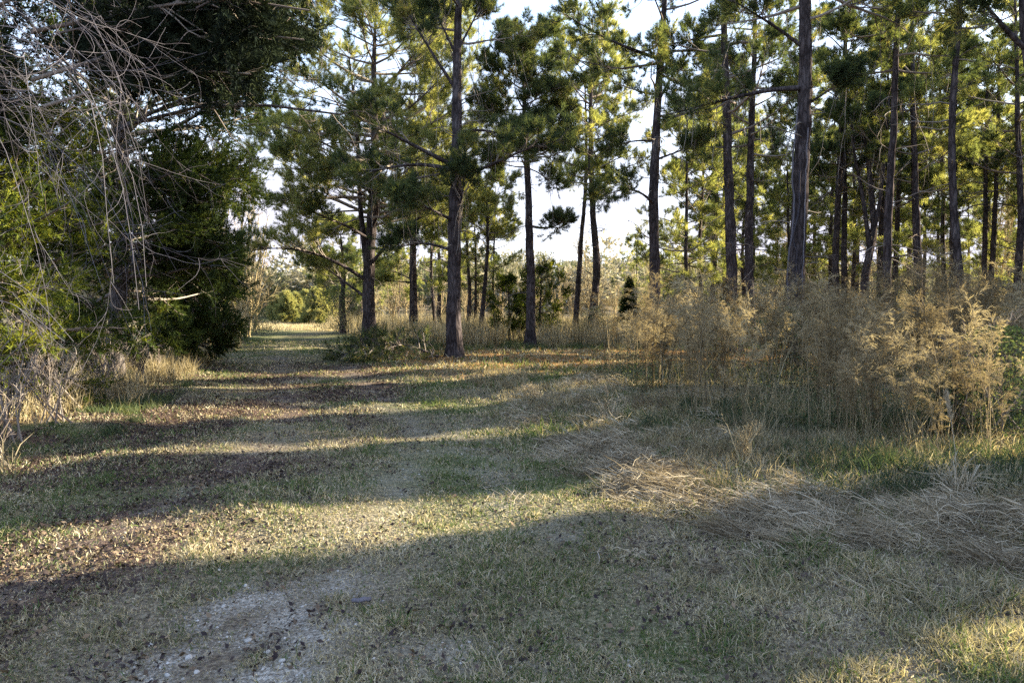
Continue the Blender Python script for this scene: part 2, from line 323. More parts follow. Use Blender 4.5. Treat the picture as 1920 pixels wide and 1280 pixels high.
        needles(vb, V[:, 3:].reshape(-1, 3), np.tile([0, 0, -1.0], (K * 4, 1)), 3, 0.10, 0.01, 0.5, rng)
        vb.build('hanging_vine', M[vinemat], root)
    return root
def tk(Y, *pts, top=None):
    """trunk path from photo pixels at distance Y; first pixel is the foot"""
    q = [P(px, py, Y) for px, py in pts]; q[0][2] = GZ(q[0][0], Y)
    if top is not None:
        a, b = q[-2], q[-1]; s = (top - b[2]) / max(0.5, b[2] - a[2]); e = b + (b - a) * min(s, 6); e[2] = top; q.append(e)
    return q

# ------------------------------------------------------------------ ground sheet
LE = lambda y: -3.0 - 0.27 * y
RE = lambda y: 3.1 - 0.316 * y
HAY = np.array([(0.6, 8.6), (0.95, 7.2), (1.3, 6.1), (1.85, 5.35), (2.5, 4.8), (3.1, 4.2), (3.7, 3.5)])
def hay_dist(x, y):
    d = np.full(np.shape(x), 99.0)
    for a, b in zip(HAY[:-1], HAY[1:]):
        ab = b - a; t = np.clip(((x - a[0]) * ab[0] + (y - a[1]) * ab[1]) / (ab @ ab), 0, 1)
        d = np.minimum(d, np.hypot(x - a[0] - t * ab[0], y - a[1] - t * ab[1]))
    return d
def vnoise(x, y, s, seed):
    """smooth value noise 0..1"""
    x = np.asarray(x, float) / s + 1000.3; y = np.asarray(y, float) / s + 1000.7
    def h(i, j): v = np.sin(i * 127.1 + j * 311.7 + seed * 74.7) * 43758.5453; return v - np.floor(v)
    i = np.floor(x); j = np.floor(y); u = x - i; v = y - j; u = u * u * (3 - 2 * u); v = v * v * (3 - 2 * v)
    return (h(i, j) * (1 - u) + h(i + 1, j) * u) * (1 - v) + (h(i, j + 1) * (1 - u) + h(i + 1, j + 1) * u) * v
def fbm(x, y, s, seed): return (vnoise(x, y, s, seed) + 0.5 * vnoise(x, y, s / 2.1, seed + 1) + 0.25 * vnoise(x, y, s / 4.3, seed + 2)) / 1.75
sm = lambda v, a, b: np.clip((v - a) / (b - a), 0, 1)
def w_straw(x, y):
    a = sm(y, 15, 19) * (1 - sm(y, 29, 33)) * sm(x, LE(y) + 4.2, LE(y) + 6.0) * (1 - sm(x, 6, 12))
    return np.clip(a * (0.5 + 0.9 * fbm(x, y, 1.5, 5)), 0, 1)
def w_gravel(x, y):
    cx = -1.30 + (y - 3.3) * 0.12; a = 1 - sm(np.abs(x - cx) / (0.62 - 0.16 * (y - 3.2)).clip(0.15, 1), 0.45, 1.15)
    b = (1 - sm(y, 3.9, 4.9)) * a
    c2 = 0.6 * (1 - sm(np.hypot((x + 0.0) / 0.8, (y - 3.3) / 0.25), 0.4, 1))
    c3 = 0.35 * (1 - sm(np.abs(x - (-0.3 - 0.2 * y + 1.5)), 0.1, 0.5)) * (1 - sm(y, 9, 12)) * (y > 5)
    return np.clip(np.maximum(np.maximum(b * 0.95, c2 * 0.6), np.maximum(c3, 0.34 * w_rut(x, y))) * (0.05 + 1.5 * sm(fbm(x, y, 0.22, 9), 0.25, 0.75)), 0, 1)
def w_rut(x, y):
    rx = np.interp(y, [2.5, 3.5, 5, 8, 10, 13, 16, 60], [-1.5, -1.25, -1.05, -0.95, -1.25, -2.3, -3.3, -16.7])
    return np.maximum(np.exp(-((x - rx) / 0.30) ** 2), 0.8 * np.exp(-((x - rx + 1.7) / 0.28) ** 2)) * (0.35 + 0.9 * fbm(x, y, 0.45, 14)) * (1 - 0.5 * sm(y, 20, 40))
def w_leaf(x, y):
    a = (1 - sm(x, -3.4 - 0.06 * y + 1.2, -0.6 - 0.06 * y)) * (1 - sm(y, 16, 22))
    return np.clip(a * 1.5 * sm(fbm(x, y, 1.3, 21), 0.33, 0.62) + 0.13, 0, 1)
def w_green(x, y):
    mid = 0.22 * np.exp(-((x + 0.2 * y - 0.9) / 0.7) ** 2) + 0.10 * (1 - sm(x, LE(y) + 0.2, LE(y) + 1.4)) + 0.22 * np.exp(-((y - 6.1) / 0.8) ** 2) * (x > -4) * (x < 0.8) + 0.28 * sm(y, 22, 32) * (1 - sm(y, 46, 52))  # last two terms put sunlight of the near band and far lane into green
    return np.clip(sm(fbm(x, y, 1.1, 33), 0.45, 0.75) * 0.62 + mid, 0, 1)
def axis(a, dense0, dense1, b, st, g=1.22):
    v = list(np.arange(dense0, dense1, st)); s = st; p = dense0
    lo = []
    while p > a: s *= g; p -= s; lo.append(p)
    s = st; p = v[-1]; hi = []
    while p < b: s *= g; p += s; hi.append(p)
    return np.array(lo[::-1] + v + hi)
gx = axis(-500, -11, 9, 500, 0.09); gy = axis(-40, 2, 24, 620, 0.09)
X, Y = np.meshgrid(gx, gy); Zg = gz(X, Y)
near = (Y < 26) & (np.abs(X) < 12)
Zg = Zg + near * (0.030 * (vnoise(X, Y, 0.35, 2) - 0.5) + 0.05 * (vnoise(X, Y, 0.9, 3) - 0.5))
nx, ny = len(gx), len(gy)
gm = MB(); i = np.arange(ny - 1)[:, None] * nx + np.arange(nx - 1)[None]
gm.add(np.stack([X, Y, Zg], -1), quad=np.stack([i, i + 1, i + nx + 1, i + nx], -1), rnd=0.5)
m, nt = _m('meadow ground'); N = nt.nodes; L = nt.links
geo = N.new('ShaderNodeNewGeometry')
def nz(scale, det=4):
    n = N.new('ShaderNodeTexNoise'); n.inputs['Scale'].default_value = scale; n.inputs['Detail'].default_value = det; L.new(geo.outputs['Position'], n.inputs[0]); return n.outputs[0]
def att(nm):
    a = N.new('ShaderNodeAttribute'); a.attribute_name = nm; return a.outputs['Fac']
def mixc(f, a, b):
    x = N.new('ShaderNodeMix'); x.data_type = 'RGBA'; L.new(f, x.inputs[0]); L.new(a, x.inputs[6]); L.new(b, x.inputs[7]); return x.outputs[2]
fine = nz(38, 6); mid = nz(6)
base = ramp(nt, [(0.3, (0.07, 0.055, 0.04)), (0.5, (0.16, 0.13, 0.09)), (0.68, (0.28, 0.24, 0.17))], fine)
grn = ramp(nt, [(0.3, (0.05, 0.07, 0.025)), (0.55, (0.12, 0.15, 0.05)), (0.7, (0.19, 0.21, 0.08))], fine)
lfc = ramp(nt, [(0.35, (0.04, 0.026, 0.022)), (0.5, (0.085, 0.055, 0.045)), (0.66, (0.16, 0.11, 0.075))], fine)
stc = ramp(nt, [(0.3, (0.12, 0.06, 0.028)), (0.5, (0.24, 0.135, 0.06)), (0.7, (0.38, 0.25, 0.12))], fine)
grc = ramp(nt, [(0.35, (0.12, 0.10, 0.078)), (0.5, (0.24, 0.21, 0.17)), (0.64, (0.42, 0.38, 0.32))], nz(60, 3))
colr = mixc(att('green'), base, grn); colr = mixc(att('leaf'), colr, lfc); colr = mixc(att('straw'), colr, stc); colr = mixc(att('gravel'), colr, grc)
bs = N.new('ShaderNodeBsdfDiffuse'); L.new(colr, bs.inputs[0]); bu = N.new('ShaderNodeBump'); bu.inputs['Strength'].default_value = 0.8; bu.inputs['Distance'].default_value = 0.03
L.new(fine, bu.inputs['Height']); L.new(bu.outputs[0], bs.inputs['Normal']); o = N.new('ShaderNodeOutputMaterial'); L.new(bs.outputs[0], o.inputs[0])
go = gm.build('ground', m, None, True); tag(go, kind='structure')
for nm, fn in (('green', w_green), ('leaf', w_leaf), ('straw', w_straw), ('gravel', w_gravel)):
    a = go.data.attributes.new(nm, 'FLOAT', 'POINT'); a.data.foreach_set('value', fn(X, Y).astype(np.float32).ravel())
# height of the ground sheet itself (with its small bumps)
def gzb(x, y):
    return gz(x, y) + ((y < 26) & (np.abs(x) < 12)) * (0.030 * (vnoise(x, y, 0.35, 2) - 0.5) + 0.05 * (vnoise(x, y, 0.9, 3) - 0.5))

# ------------------------------------------------------------------ ground cover (stuff)
rng = np.random.default_rng(11)
def scatter(n, y0, y1, p=1.0, x0=None, x1=None, marg=1.04):
    """points in the view wedge, density falling with distance as 1/y^p relative"""
    u = rng.uniform(0, 1, n)
    e = 2 - p
    y = (y0 ** e + u * (y1 ** e - y0 ** e)) ** (1 / e) if abs(e) > 1e-3 else y0 * (y1 / y0) ** u
    hw = y * 960 / F * marg + 0.2
    x = rng.uniform(-1, 1, n) * hw
    if x0 is not None: k = (x > x0) & (x < x1); x, y = x[k], y[k]
    return x, y
def at_ground(x, y): return np.stack([x, y, gzb(x, y) - 0.004], -1)
def tilt(K, a): d = rng.normal(size=(K, 3)) * a; d[:, 2] = 1; return nrm(d)

mb = MB()
x, y = scatter(560000, 2.7, 34, 1.9)
keep = (x > LE(y) - 0.4) & (rng.uniform(size=len(x)) > w_gravel(x, y) * 0.93) & (rng.uniform(size=len(x)) > w_straw(x, y) * 0.75) & (rng.uniform(size=len(x)) < (0.1 + 1.4 * fbm(x, y, 0.3, 77)) * (1 - 0.45 * w_leaf(x, y)) * (1 - 0.45 * w_rut(x, y).clip(0, 1)))
keep &= ((hay_dist(x, y) > 0.12) | (rng.uniform(size=len(x)) < 0.5)) & ~((x > 5) & (y > 12))
x, y = x[keep], y[keep]; K = len(x); g = w_green(x, y)
isg = rng.uniform(size=K) < (0.06 + g * 0.85) * (1 - 0.8 * w_rut(x, y).clip(0, 1))
rnd = np.where(isg, rng.uniform(0.0, 0.34, K), np.clip(rng.uniform(0.38, 0.9, K) + 0.35 * (fbm(x, y, 0.6, 83) - 0.5), 0.36, 1))
cl = sm(fbm(x, y, 0.22, 81), 0.45, 0.8)
ht = np.where(isg, 0.055, 0.040) * rng.uniform(0.35, 1.4, K) * (0.6 + 1.3 * cl) * (1 - 0.5 * w_rut(x, y).clip(0, 1)) * (1 + 0.9 * sm(x, RE(y) - 0.8, RE(y) + 0.6)) * (0.7 + 0.7 * fbm(x, y, 0.8, 50)) * (1 + y * 0.02)
blades(mb, at_ground(x, y), tilt(K, 0.75), ht, 0.0026 + 0.0010 * y, rng.normal(size=(K, 3)) * 0.6 - np.array([0, 0, 0.3]), rng, rnd)
tag(mb.build('grass', M['turf']), 'short mown turf of straw and green blades over the whole lane', 'grass', kind='stuff')

mb = MB()   # fallen leaves
x, y = scatter(190000, 2.7, 22, 1.3); lw = (1 - 0.75 * w_gravel(x, y)) * w_leaf(x, y) * (0.15 + 1.7 * sm(fbm(x, y, 0.33, 88), 0.42, 0.75)); k = rng.uniform(size=len(x)) < lw * 1.3; x, y = x[k], y[k]; k = x > LE(y) - 1.5; x, y = x[k], y[k]; K = len(x)
p = at_ground(x, y); p[:, 2] += rng.uniform(0.002, 0.040, K)
chips(mb, p, tilt(K, 0.8), 0.006 + 0.016 * rng.uniform(0, 1, K) ** 1.8 + 0.0006 * y, 0.55, rng, rng.uniform(0, 1, K) ** 1.6, 0.5)
tag(mb.build('fallen_leaves', M['litter']), 'dark brown dead leaves littering the left of the lane', 'leaves', kind='stuff')

mb = MB()   # gravel
x, y = scatter(90000, 2.7, 8, 1.2, -4, 2); gw = w_gravel(x, y); k = rng.uniform(size=len(x)) < gw * 0.95; x, y = x[k], y[k]; K = len(x)
sz = 0.003 + 0.013 * rng.uniform(0, 1, K) ** 5
oc = np.array([[1, 0, 0], [-1, 0, 0], [0, 1, 0], [0, -1, 0], [0, 0, 0.7], [0, 0, -0.7]]); of = np.array([[0, 2, 4], [2, 1, 4], [1, 3, 4], [3, 0, 4], [2, 0, 5], [1, 2, 5], [3, 1, 5], [0, 3, 5]])
a = rng.uniform(0, 6.28, K); V = oc[None] * rng.uniform(0.6, 1.3, (K, 6, 1)) * sz[:, None, None]
V = np.stack([V[..., 0] * np.cos(a)[:, None] - V[..., 1] * np.sin(a)[:, None], V[..., 0] * np.sin(a)[:, None] + V[..., 1] * np.cos(a)[:, None], V[..., 2]], -1) + at_ground(x, y)[:, None]
mb.add(V.reshape(-1, 3), tri=((np.arange(K) * 6)[:, None, None] + of[None]).reshape(-1, 3), rnd=np.repeat(rng.uniform(0.1, 0.9, K), 6))
tag(mb.build('gravel', M['stone']), 'pale gravel showing through the turf in the foreground', 'gravel', kind='stuff')

mb = MB()   # pine straw under the pines
x, y = scatter(60000, 14, 33, 0.8); sw = w_straw(x, y); k = rng.uniform(size=len(x)) < sw; x, y = x[k], y[k]; K = len(x)
d = rng.normal(size=(K, 3)); d[:, 2] = np.abs(d[:, 2]) * 0.25; blades(mb, at_ground(x, y), nrm(d), rng.uniform(0.1, 0.24, K), 0.013, rng.normal(size=(K, 3)) * 0.2 - np.array([0, 0, 0.3]), rng, rng.uniform(0, 1, K))
tag(mb.build('pine_straw', M['straw']), 'orange brown needle litter in the clearing under the pines', 'pine straw', kind='stuff')

mb = MB()   # cut hay windrow and mats
def hay_clump(cx, cy, r, n, hgt, ln):
    a = rng.uniform(0, 6.28, n); q = np.sqrt(rng.uniform(0, 1, n)) * r; x = cx + q * np.cos(a); y = cy + q * np.sin(a)
    p = at_ground(x, y); p[:, 2] += hgt * (1 - (q / r) ** 2) * rng.uniform(0, 1, n)
    ga = rng.normal(rng.uniform(1.6, 4.2), 1.0, n); d = np.stack([np.cos(ga), np.sin(ga), rng.uniform(0.0, 0.55, n)], -1)
    blades(mb, p, nrm(d), ln * rng.uniform(0.2, 1.25, n), 0.0026 + 0.0005 * cy, rng.normal(size=(n, 3)) * 0.35 - np.array([0, 0, 0.45]), rng, np.clip(rng.uniform(0.0, 0.75) + rng.normal(size=n) * 0.22, 0, 1))
for t in rng.uniform(0, 1, 135):
    s_ = t * (len(HAY) - 1); i0 = min(int(s_), len(HAY) - 2); c_ = HAY[i0] + (HAY[i0 + 1] - HAY[i0]) * (s_ - i0); wd_ = 0.16 + 0.32 * t
    hay_clump(c_[0] + rng.normal() * wd_ + 0.15, c_[1] + rng.normal() * wd_ * 1.1 + 0.1, rng.uniform(0.12, 0.42), int(rng.uniform(120, 420)), rng.uniform(0.02, 0.24), rng.uniform(0.14, 0.30))
for _ in range(70):
    t = rng.uniform(0, 1); s_ = t * (len(HAY) - 1); i0 = min(int(s_), len(HAY) - 2); c_ = HAY[i0] + (HAY[i0 + 1] - HAY[i0]) * (s_ - i0)
    hay_clump(c_[0] + rng.normal() * 0.7 + 0.2, c_[1] + rng.normal() * 0.6, rng.uniform(0.1, 0.3), 60, 0.03, 0.16)
for _ in range(70):
    cx, cy = rng.uniform(0.0, 3.4), rng.uniform(7.0, 14)
    if hay_dist(np.array(cx), np.array(cy)) > 0.3 and cx > RE(cy) + 0.1: hay_clump(cx, cy, rng.uniform(0.15, 0.4), 130, rng.uniform(0.1, 0.3), 0.2)
tag(mb.build('cut_dry_grass', M['hay']), 'matted grey windrow of cut dry grass curving along the right edge of the lane', 'hay', kind='stuff')

mb = MB()   # standing dry grass: edges and the broomsedge field behind the pines
def tufts(x, y, n, h, wd, lean=0.16, lo=0, hi=1, bend=0.25, r=0.06):
    K = len(x); X_ = np.repeat(x, n) + rng.normal(size=K * n) * r; Y_ = np.repeat(y, n) + rng.normal(size=K * n) * r
    hh = np.repeat(h * rng.uniform(0.6, 1.2, K), n) * rng.uniform(0.5, 1.1, K * n)
    blades(mb, at_ground(X_, Y_), tilt(K * n, lean), hh, wd, rng.normal(size=(K * n, 3)) * bend, rng, np.clip(np.repeat(rng.uniform(lo, hi, K), n) + rng.normal(size=K * n) * 0.15, 0, 1))
n = 7000; y = 27.5 + 30 * rng.uniform(0, 1, n) ** 1.6; x = rng.uniform(-14, 40, n); k = (x > RE(y) + 0.6 + 1.2 * (y < 31)) & (np.abs(x) < y * 0.78) & ~((y < 31) & (x > -0.5) & (x < 1)) ; tufts(x[k], y[k], 14, 1.15, 0.02, r=0.14)
y = rng.uniform(7.0, 17, 2200); x = rng.uniform(-1.5, 4.5, 2200); k = (x > RE(y) + 0.7) & (hay_dist(x, y) > 0.25) & (fbm(x, y, 1.0, 60) > 0.42); tufts(x[k], y[k], 26, 0.20, 0.008, 0.5, 0.0, 0.8, 0.7)
y = rng.uniform(6.5, 30, 1300); x = LE(y) - rng.uniform(-0.3, 2.6, 1300); k = fbm(x, y, 1.2, 61) > 0.4; tufts(x[k], y[k], 12, 0.55, 0.010, 0.35, 0, 0.9, 0.5)
y = rng.uniform(7.5, 20, 900); x = 2.2 + rng.uniform(0, 1, 900) * (y * 0.72 - 2); k = fbm(x, y, 0.9, 64) > 0.48; tufts(x[k], y[k], 7, 0.95, 0.006, 0.25, 0.0, 0.75, 0.5)
y = rng.uniform(46, 66, 2500); x = rng.uniform(-24, -8, 2500); tufts(x, y, 10, 0.30, 0.03, 0.3, 0.5, 1, 0.3, 0.2)
tag(mb.build('tall_dry_grass', M['dry']), 'tall tan broomsedge standing behind the pines and along the verges', 'grass', kind='stuff')

mb = MB()   # green weeds
def wtufts(x, y, n, h, wd, lean, lo, hi):
    K = len(x); X_ = np.repeat(x, n) + rng.normal(size=K * n) * 0.06; Y_ = np.repeat(y, n) + rng.normal(size=K * n) * 0.06
    blades(mb, at_ground(X_, Y_), tilt(K * n, lean), h * rng.uniform(0.4, 1.2, K * n), wd, rng.normal(size=(K * n, 3)) * 0.4 - np.array([0, 0, 0.2]), rng, np.clip(np.repeat(rng.uniform(lo, hi, K), n) + rng.normal(size=K * n) * 0.1, 0, 1))
n = 1300; y = rng.uniform(5.6, 11, n); x = rng.uniform(1.4, 8, n); hl = np.interp(x, HAY[::1, 0], HAY[:, 1]); k = (y > hl + 0.35) & (x < y * 0.72) & (fbm(x, y, 1.1, 70) > 0.45); wtufts(x[k], y[k], 20, 0.26, 0.007, 0.5, 0.0, 0.5)
k2 = (y > hl + 0.2) & (x < y * 0.72) & (rng.uniform(size=n) < 0.6); tq = mb; mb = MB(); tufts(x[k2] + 0.1, y[k2] + 0.1, 14, 0.26, 0.006, 0.5, 0.0, 0.8, 0.6); mix_dry = mb; mb = tq
n = 900; y = rng.uniform(6.5, 16, n); x = LE(y) + rng.uniform(-1.2, 0.7, n); k = fbm(x, y, 1.3, 71) > 0.45; wtufts(x[k], y[k], 20, 0.17, 0.009, 0.5, 0.2, 0.8)
n = 700; y = rng.uniform(26, 32, n); x = rng.uniform(-3, 12, n); wtufts(x, y, 16, 0.30, 0.016, 0.4, 0.3, 1.0)
# broad-leaved ground plants
n = 9000; y = rng.uniform(6.6, 17, n); x = rng.uniform(1.8, 11, n); k = (y > np.interp(x, [1.8, 2.7, 3.8, 5.8, 11], [12, 9.8, 8.0, 6.8, 6.5])) & (x < y * 0.72) & (fbm(x, y, 1.2, 72) > 0.42); x, y = x[k], y[k]
m_ = 9; K = len(x); X_ = np.repeat(x, m_) + rng.normal(size=K * m_) * 0.13; Y_ = np.repeat(y, m_) + rng.normal(size=K * m_) * 0.13
p = at_ground(X_, Y_); p[:, 2] += rng.uniform(0, 1, K * m_) ** 1.3 * np.repeat(rng.uniform(0.15, 0.75, K), m_)
chips(mb, p, tilt(K * m_, 0.9), rng.uniform(0.008, 0.024, K * m_), 0.5, rng, np.clip(np.repeat(rng.uniform(0.0, 0.8, K), m_) + rng.normal(size=K * m_) * 0.15, 0, 1), 0.3)
tag(mix_dry.build('dead_weed_blades', M['dry']), 'dead tan blades mixed into the green weeds behind the hay', 'grass', kind='stuff')
tag(mb.build('green_weeds', M['leaf']), 'low green weeds among the dry stalks at the edge of the lane', 'weeds', kind='stuff')

# ------------------------------------------------------------------ hero pines
PG = 'pines standing in the wood on the right'
conifer('pine_tree', 'broad pine beside the lane with low spreading limbs and a full yellow green crown', 'tree',
        tk(29.5, (692, 648), (690, 520), (697, 420), (705, 300), (700, 150), (705, 20)), 0.27, 4.6, 5.3, 1, nl=96, dens=1.55, flatk=0.7, nlen=0.23, explicit=[
        [P(690, 528, 29.5), P(640, 492, 28.8), P(580, 468, 28), P(520, 458, 27.3), P(470, 470, 27)], [P(690, 560, 29.5), P(650, 532, 30), P(612, 500, 30.5), P(585, 495, 31)],
        [P(692, 500, 29.5), P(740, 440, 28.6), P(790, 400, 28), P(840, 390, 27.6)], [P(694, 450, 29.5), P(650, 420, 28.4), P(590, 400, 27.5), P(530, 380, 27)],
        [P(695, 430, 29.5), P(720, 390, 28.5), P(690, 350, 27.4), P(640, 330, 26.6)]],
        fork=[[P(690, 520, 29.5), P(676, 400, 29.6), P(670, 250, 29.7), P(655, 110, 29.8)]], dead=14, mat='pine_sunlit')
conifer('pine_tree', 'tall dark straight pine with sweeping bare limbs, in the open right of the lane', 'tree',
        tk(22.4, (852, 672), (850, 560), (851, 420), (853, 300), (855, 170), (858, 0), top=14.5), 0.225, 8.6, 2.4, 2, nl=9, dens=0.6, xk=3, explicit=[
        [P(852, 312, 22.4), P(800, 285, 21.8), P(746, 257, 21.3), P(680, 224, 20.9), P(631, 197, 20.6)], [P(848, 318, 22.4), P(800, 305, 22.8), P(762, 306, 23), P(715, 318, 23.3), P(655, 330, 23.6)],
        [P(856, 335, 22.4), P(890, 322, 22), P(932, 306, 21.6), P(992, 273, 21.2), P(1050, 262, 21)], [P(852, 415, 22.4), P(815, 395, 21.7), P(780, 380, 21.2), P(740, 377, 20.8)],
        [P(850, 470, 22.4), P(815, 458, 22.9), P(780, 452, 23.3), P(730, 470, 23.6)], [P(853, 165, 22.4), P(820, 115, 22.2), P(785, 60, 22), P(748, -5, 21.8)],
        [P(855, 104, 22.4), P(830, 50, 22.6), P(800, -10, 22.8)], [P(857, 97, 22.4), P(885, 45, 22.2), P(910, -10, 22)],
        [P(854, 430, 22.4), P(866, 370, 22), P(872, 330, 21.8), P(870, 290, 21.6)], [P(852, 250, 22.4), P(900, 240, 23), P(940, 250, 23.5), P(985, 265, 24)]],
        dead=16, vines=3)
conifer('pine_tree', 'shorter pine standing behind the fallen branch with its crown hidden by its neighbours', 'tree', tk(38, (775, 625), (775, 520), (774, 430), (770, 330), (768, 230)), 0.23, 4.6, 2.6, 3, nl=26,
        explicit=[[P(775, 530, 38), P(745, 527, 37.5), P(712, 528, 37)], [P(775, 525, 38), P(740, 508, 38.4), P(710, 505, 38.8)]], dead=8, mat='pine_sunlit')
conifer('pine_tree', 'slim round topped pine with a bare trunk rising from the far edge of the clearing', 'tree', tk(28, (993, 652), (997, 520), (994, 400), (990, 300), (985, 200), (982, 95)), 0.19, 6.4, 2.0, 4, nl=40,
        dens=1.15, dead=22, vines=1, shape='pine', explicit=[[P(995, 425, 28), P(1030, 430, 27.6), P(1060, 415, 27.3)]])
conifer('pine_tree', 'leaning vine hung pine with a forked look seen against the bright gap', 'tree', tk(36.5, (1108, 636), (1120, 500), (1113, 400), (1110, 300), (1108, 200), (1112, 75)), 0.21, 6.6, 3.0, 5, nl=48, dens=1.1, mat='pine_sunlit', dead=26, vines=2)
conifer('pine_tree', 'thin pine close behind the leaning vine hung pine on its left', 'tree', tk(41, (1078, 600), (1090, 450), (1098, 350), (1100, 250), (1098, 150)), 0.16, 7.6, 1.9, 6, nl=22, dead=24, vines=1)
conifer('pine_tree', 'tall slender pine leaning right beside the small dark cedars', 'tree', tk(25, (1228, 655), (1228, 400), (1235, 250), (1243, 100), (1250, 0), top=15), 0.2, 7.5, 2.9, 7, nl=18, dens=0.8, explicit=[
        [P(1233, 110, 25), P(1180, 92, 24.4), P(1120, 66, 24), P(1055, 25, 23.6)], [P(1231, 265, 25), P(1190, 262, 25.6), P(1140, 278, 26)], [P(1229, 385, 25), P(1200, 355, 24.3), P(1165, 350, 24), P(1130, 370, 23.6)],
        [P(1229, 300, 25), P(1270, 285, 24.6), P(1320, 265, 24.2)], [P(1230, 200, 25), P(1265, 130, 24.6), P(1310, 80, 24.2)]], dead=14, vines=2)
conifer('pine_tree', 'dark straight pine left of a close pair of trunks in the dry stalks', 'tree', tk(24, (1378, 668), (1374, 500), (1370, 300), (1365, 100), (1362, -20), top=15), 0.19, 6.6, 2.9, 8, nl=24, dens=0.9, dead=20, vines=3)
conifer('pine_tree', 'dark slightly slimmer pine, right one of the close pair in the dry stalks', 'tree', tk(28, (1408, 655), (1406, 500), (1410, 300), (1420, 100), (1422, -20), top=14.5), 0.19, 6.8, 2.7, 9, nl=24, dens=0.9, dead=18, vines=3)
k_ = conifer('pine_tree', 'thickest pine trunk, purple grey and wound with a pale vine, standing in the dry stalks', 'tree', tk(18.2, (1493, 695), (1492, 560), (1497, 450), (1505, 300), (1512, 150), (1510, 0), top=15), 0.225, 8.0, 3.4, 10, nl=20, dens=0.9, explicit=[
        [P(1505, 165, 18.2), P(1440, 166, 17.8), P(1370, 185, 17.5), P(1300, 200, 17.2), P(1255, 215, 17)], [P(1508, 200, 18.2), P(1560, 165, 18), P(1600, 150, 17.6)],
        [P(1508, 90, 18.2), P(1440, 40, 17.8), P(1370, 0, 17.4)]], dead=10, vines=4)
vb = MB(); kb = np.array(k_.location); rng2 = np.random.default_rng(3)
for s_, (pts) in enumerate([[(1480, 585), (1476, 500), (1486, 430), (1490, 380), (1484, 330), (1492, 250), (1496, 200)], [(1512, 580), (1508, 560), (1492, 540), (1495, 470), (1482, 450), (1498, 400), (1500, 320)], [(1505, 600), (1506, 500), (1508, 400), (1511, 330), (1515, 240)]]):
    q = spline([P(a, b, 17.93 if k % 2 == 0 or s_ == 2 else 17.98) for k, (a, b) in enumerate(pts)], 24) - kb; q[:, :2] += rng2.normal(size=(24, 2)) * 0.008; tubes(vb, q, np.full(24, 0.02 if s_ < 2 else 0.014), 6, rng2)
vb.build('climbing_vine', M['pale_twig'], k_, True)
R_ = [
 ('slim curved pine behind the thickest trunk', 32, [(1568, 640), (1567, 500), (1575, 300), (1583, 100), (1590, -10)], 0.17, 14.5, 6.5, 2.5, 20, 2),
 ('pine with reddish bark between the twisted trunk and the bowed slender one', 30, [(1725, 640), (1722, 500), (1718, 350), (1715, 200), (1712, 60)], 0.19, 13.5, 6.0, 2.5, 20, 1),
 ('grey slim pine trunk with a pale vine hanging straight beside it', 20, [(1668, 690), (1663, 560), (1662, 430), (1668, 300), (1675, 150), (1682, 0)], 0.125, 12, 7.4, 2.4, 14, 3),
 ('slender bowed pine, bare to the top, standing nearer than its neighbours on the right', 18, [(1806, 700), (1800, 560), (1788, 420), (1783, 300), (1788, 150), (1797, 0)], 0.105, 12, 7.8, 2.2, 12, 1),
 ('thin dark pine trunk just left of the bowed slender one', 38, [(1770, 625), (1768, 480), (1768, 350), (1765, 250), (1762, 100)], 0.13, 14, 6.5, 2.3, 16, 0),
 ('reddish pine trunk at the right edge of the picture', 30, [(1903, 640), (1908, 500), (1915, 400), (1908, 250), (1905, 100)], 0.17, 14, 6.0, 2.7, 20, 1)]
for q, (lab, Yq, pts, r0, top, z0, rad, nl, vn) in enumerate(R_):
    conifer('pine_tree', lab, 'tree', tk(Yq, *pts, top=top), r0, z0, rad, 20 + q, nl=int(nl * 1.2), dens=0.95, dead=16, vines=vn, mat='pine' if q in (0, 2, 3) else 'pine_sunlit')
# twisted, vine-draped tree
t_ = conifer('pine_tree', 'twisted forked tree shaggy with dead brown vines', 'tree', tk(30, (1622, 650), (1622, 520), (1640, 430), (1632, 330), (1615, 220)), 0.2, 6.5, 2.2, 30, nl=14, dead=20, vines=6, vinemat='twig',
        fork=[[P(1625, 500, 30), P(1650, 380, 29.8), P(1660, 280, 29.6), P(1668, 180, 29.4)], [P(1630, 460, 30), P(1615, 350, 30.2), P(1600, 280, 30.4), P(1595, 200, 30.6)]])
# near tree just outside the right edge, one limb arching in
conifer('pine_tree', 'dark near pine at the top right corner with one thick arching limb', 'tree', tk(11, (1962, 800), (1955, 500), (1935, 200), (1925, 80), (1915, -60), top=13), 0.15, 8.5, 2.4, 31, nl=10,
        explicit=[[P(1926, 96, 11), P(1900, 75, 10.9), P(1870, 35, 10.8), P(1835, -5, 10.7), P(1790, -45, 10.5)]], dead=8)
# thin trunks further back, left of centre
for q, (lab, Yq, pts, r0, z0, rad) in enumerate([
    ('thin leaning pine right of the tall dark one, pale in the dry grass', 36, [(900, 632), (908, 560), (914, 500), (916, 430), (912, 350)], 0.13, 4.6, 1.9),
    ('thin crooked pine almost hidden between the tall dark pine and the leaning one', 44, [(878, 610), (882, 540), (876, 470), (878, 380)], 0.14, 5.0, 2.2),
    ('slim pine seen left of the tall dark one over the dry grass', 46, [(822, 612), (825, 520), (820, 440), (818, 340)], 0.15, 5.0, 2.4),
    ('vine covered old trunk at the right of the far lane', 42, [(644, 606), (642, 560), (646, 520), (640, 440)], 0.2, 5.2, 1.6)]):
    conifer('pine_tree', lab, 'tree', tk(Yq, *pts), r0, z0, rad, 40 + q, nl=20, dens=0.8, dead=12, mat='pine_sunlit', split=False)

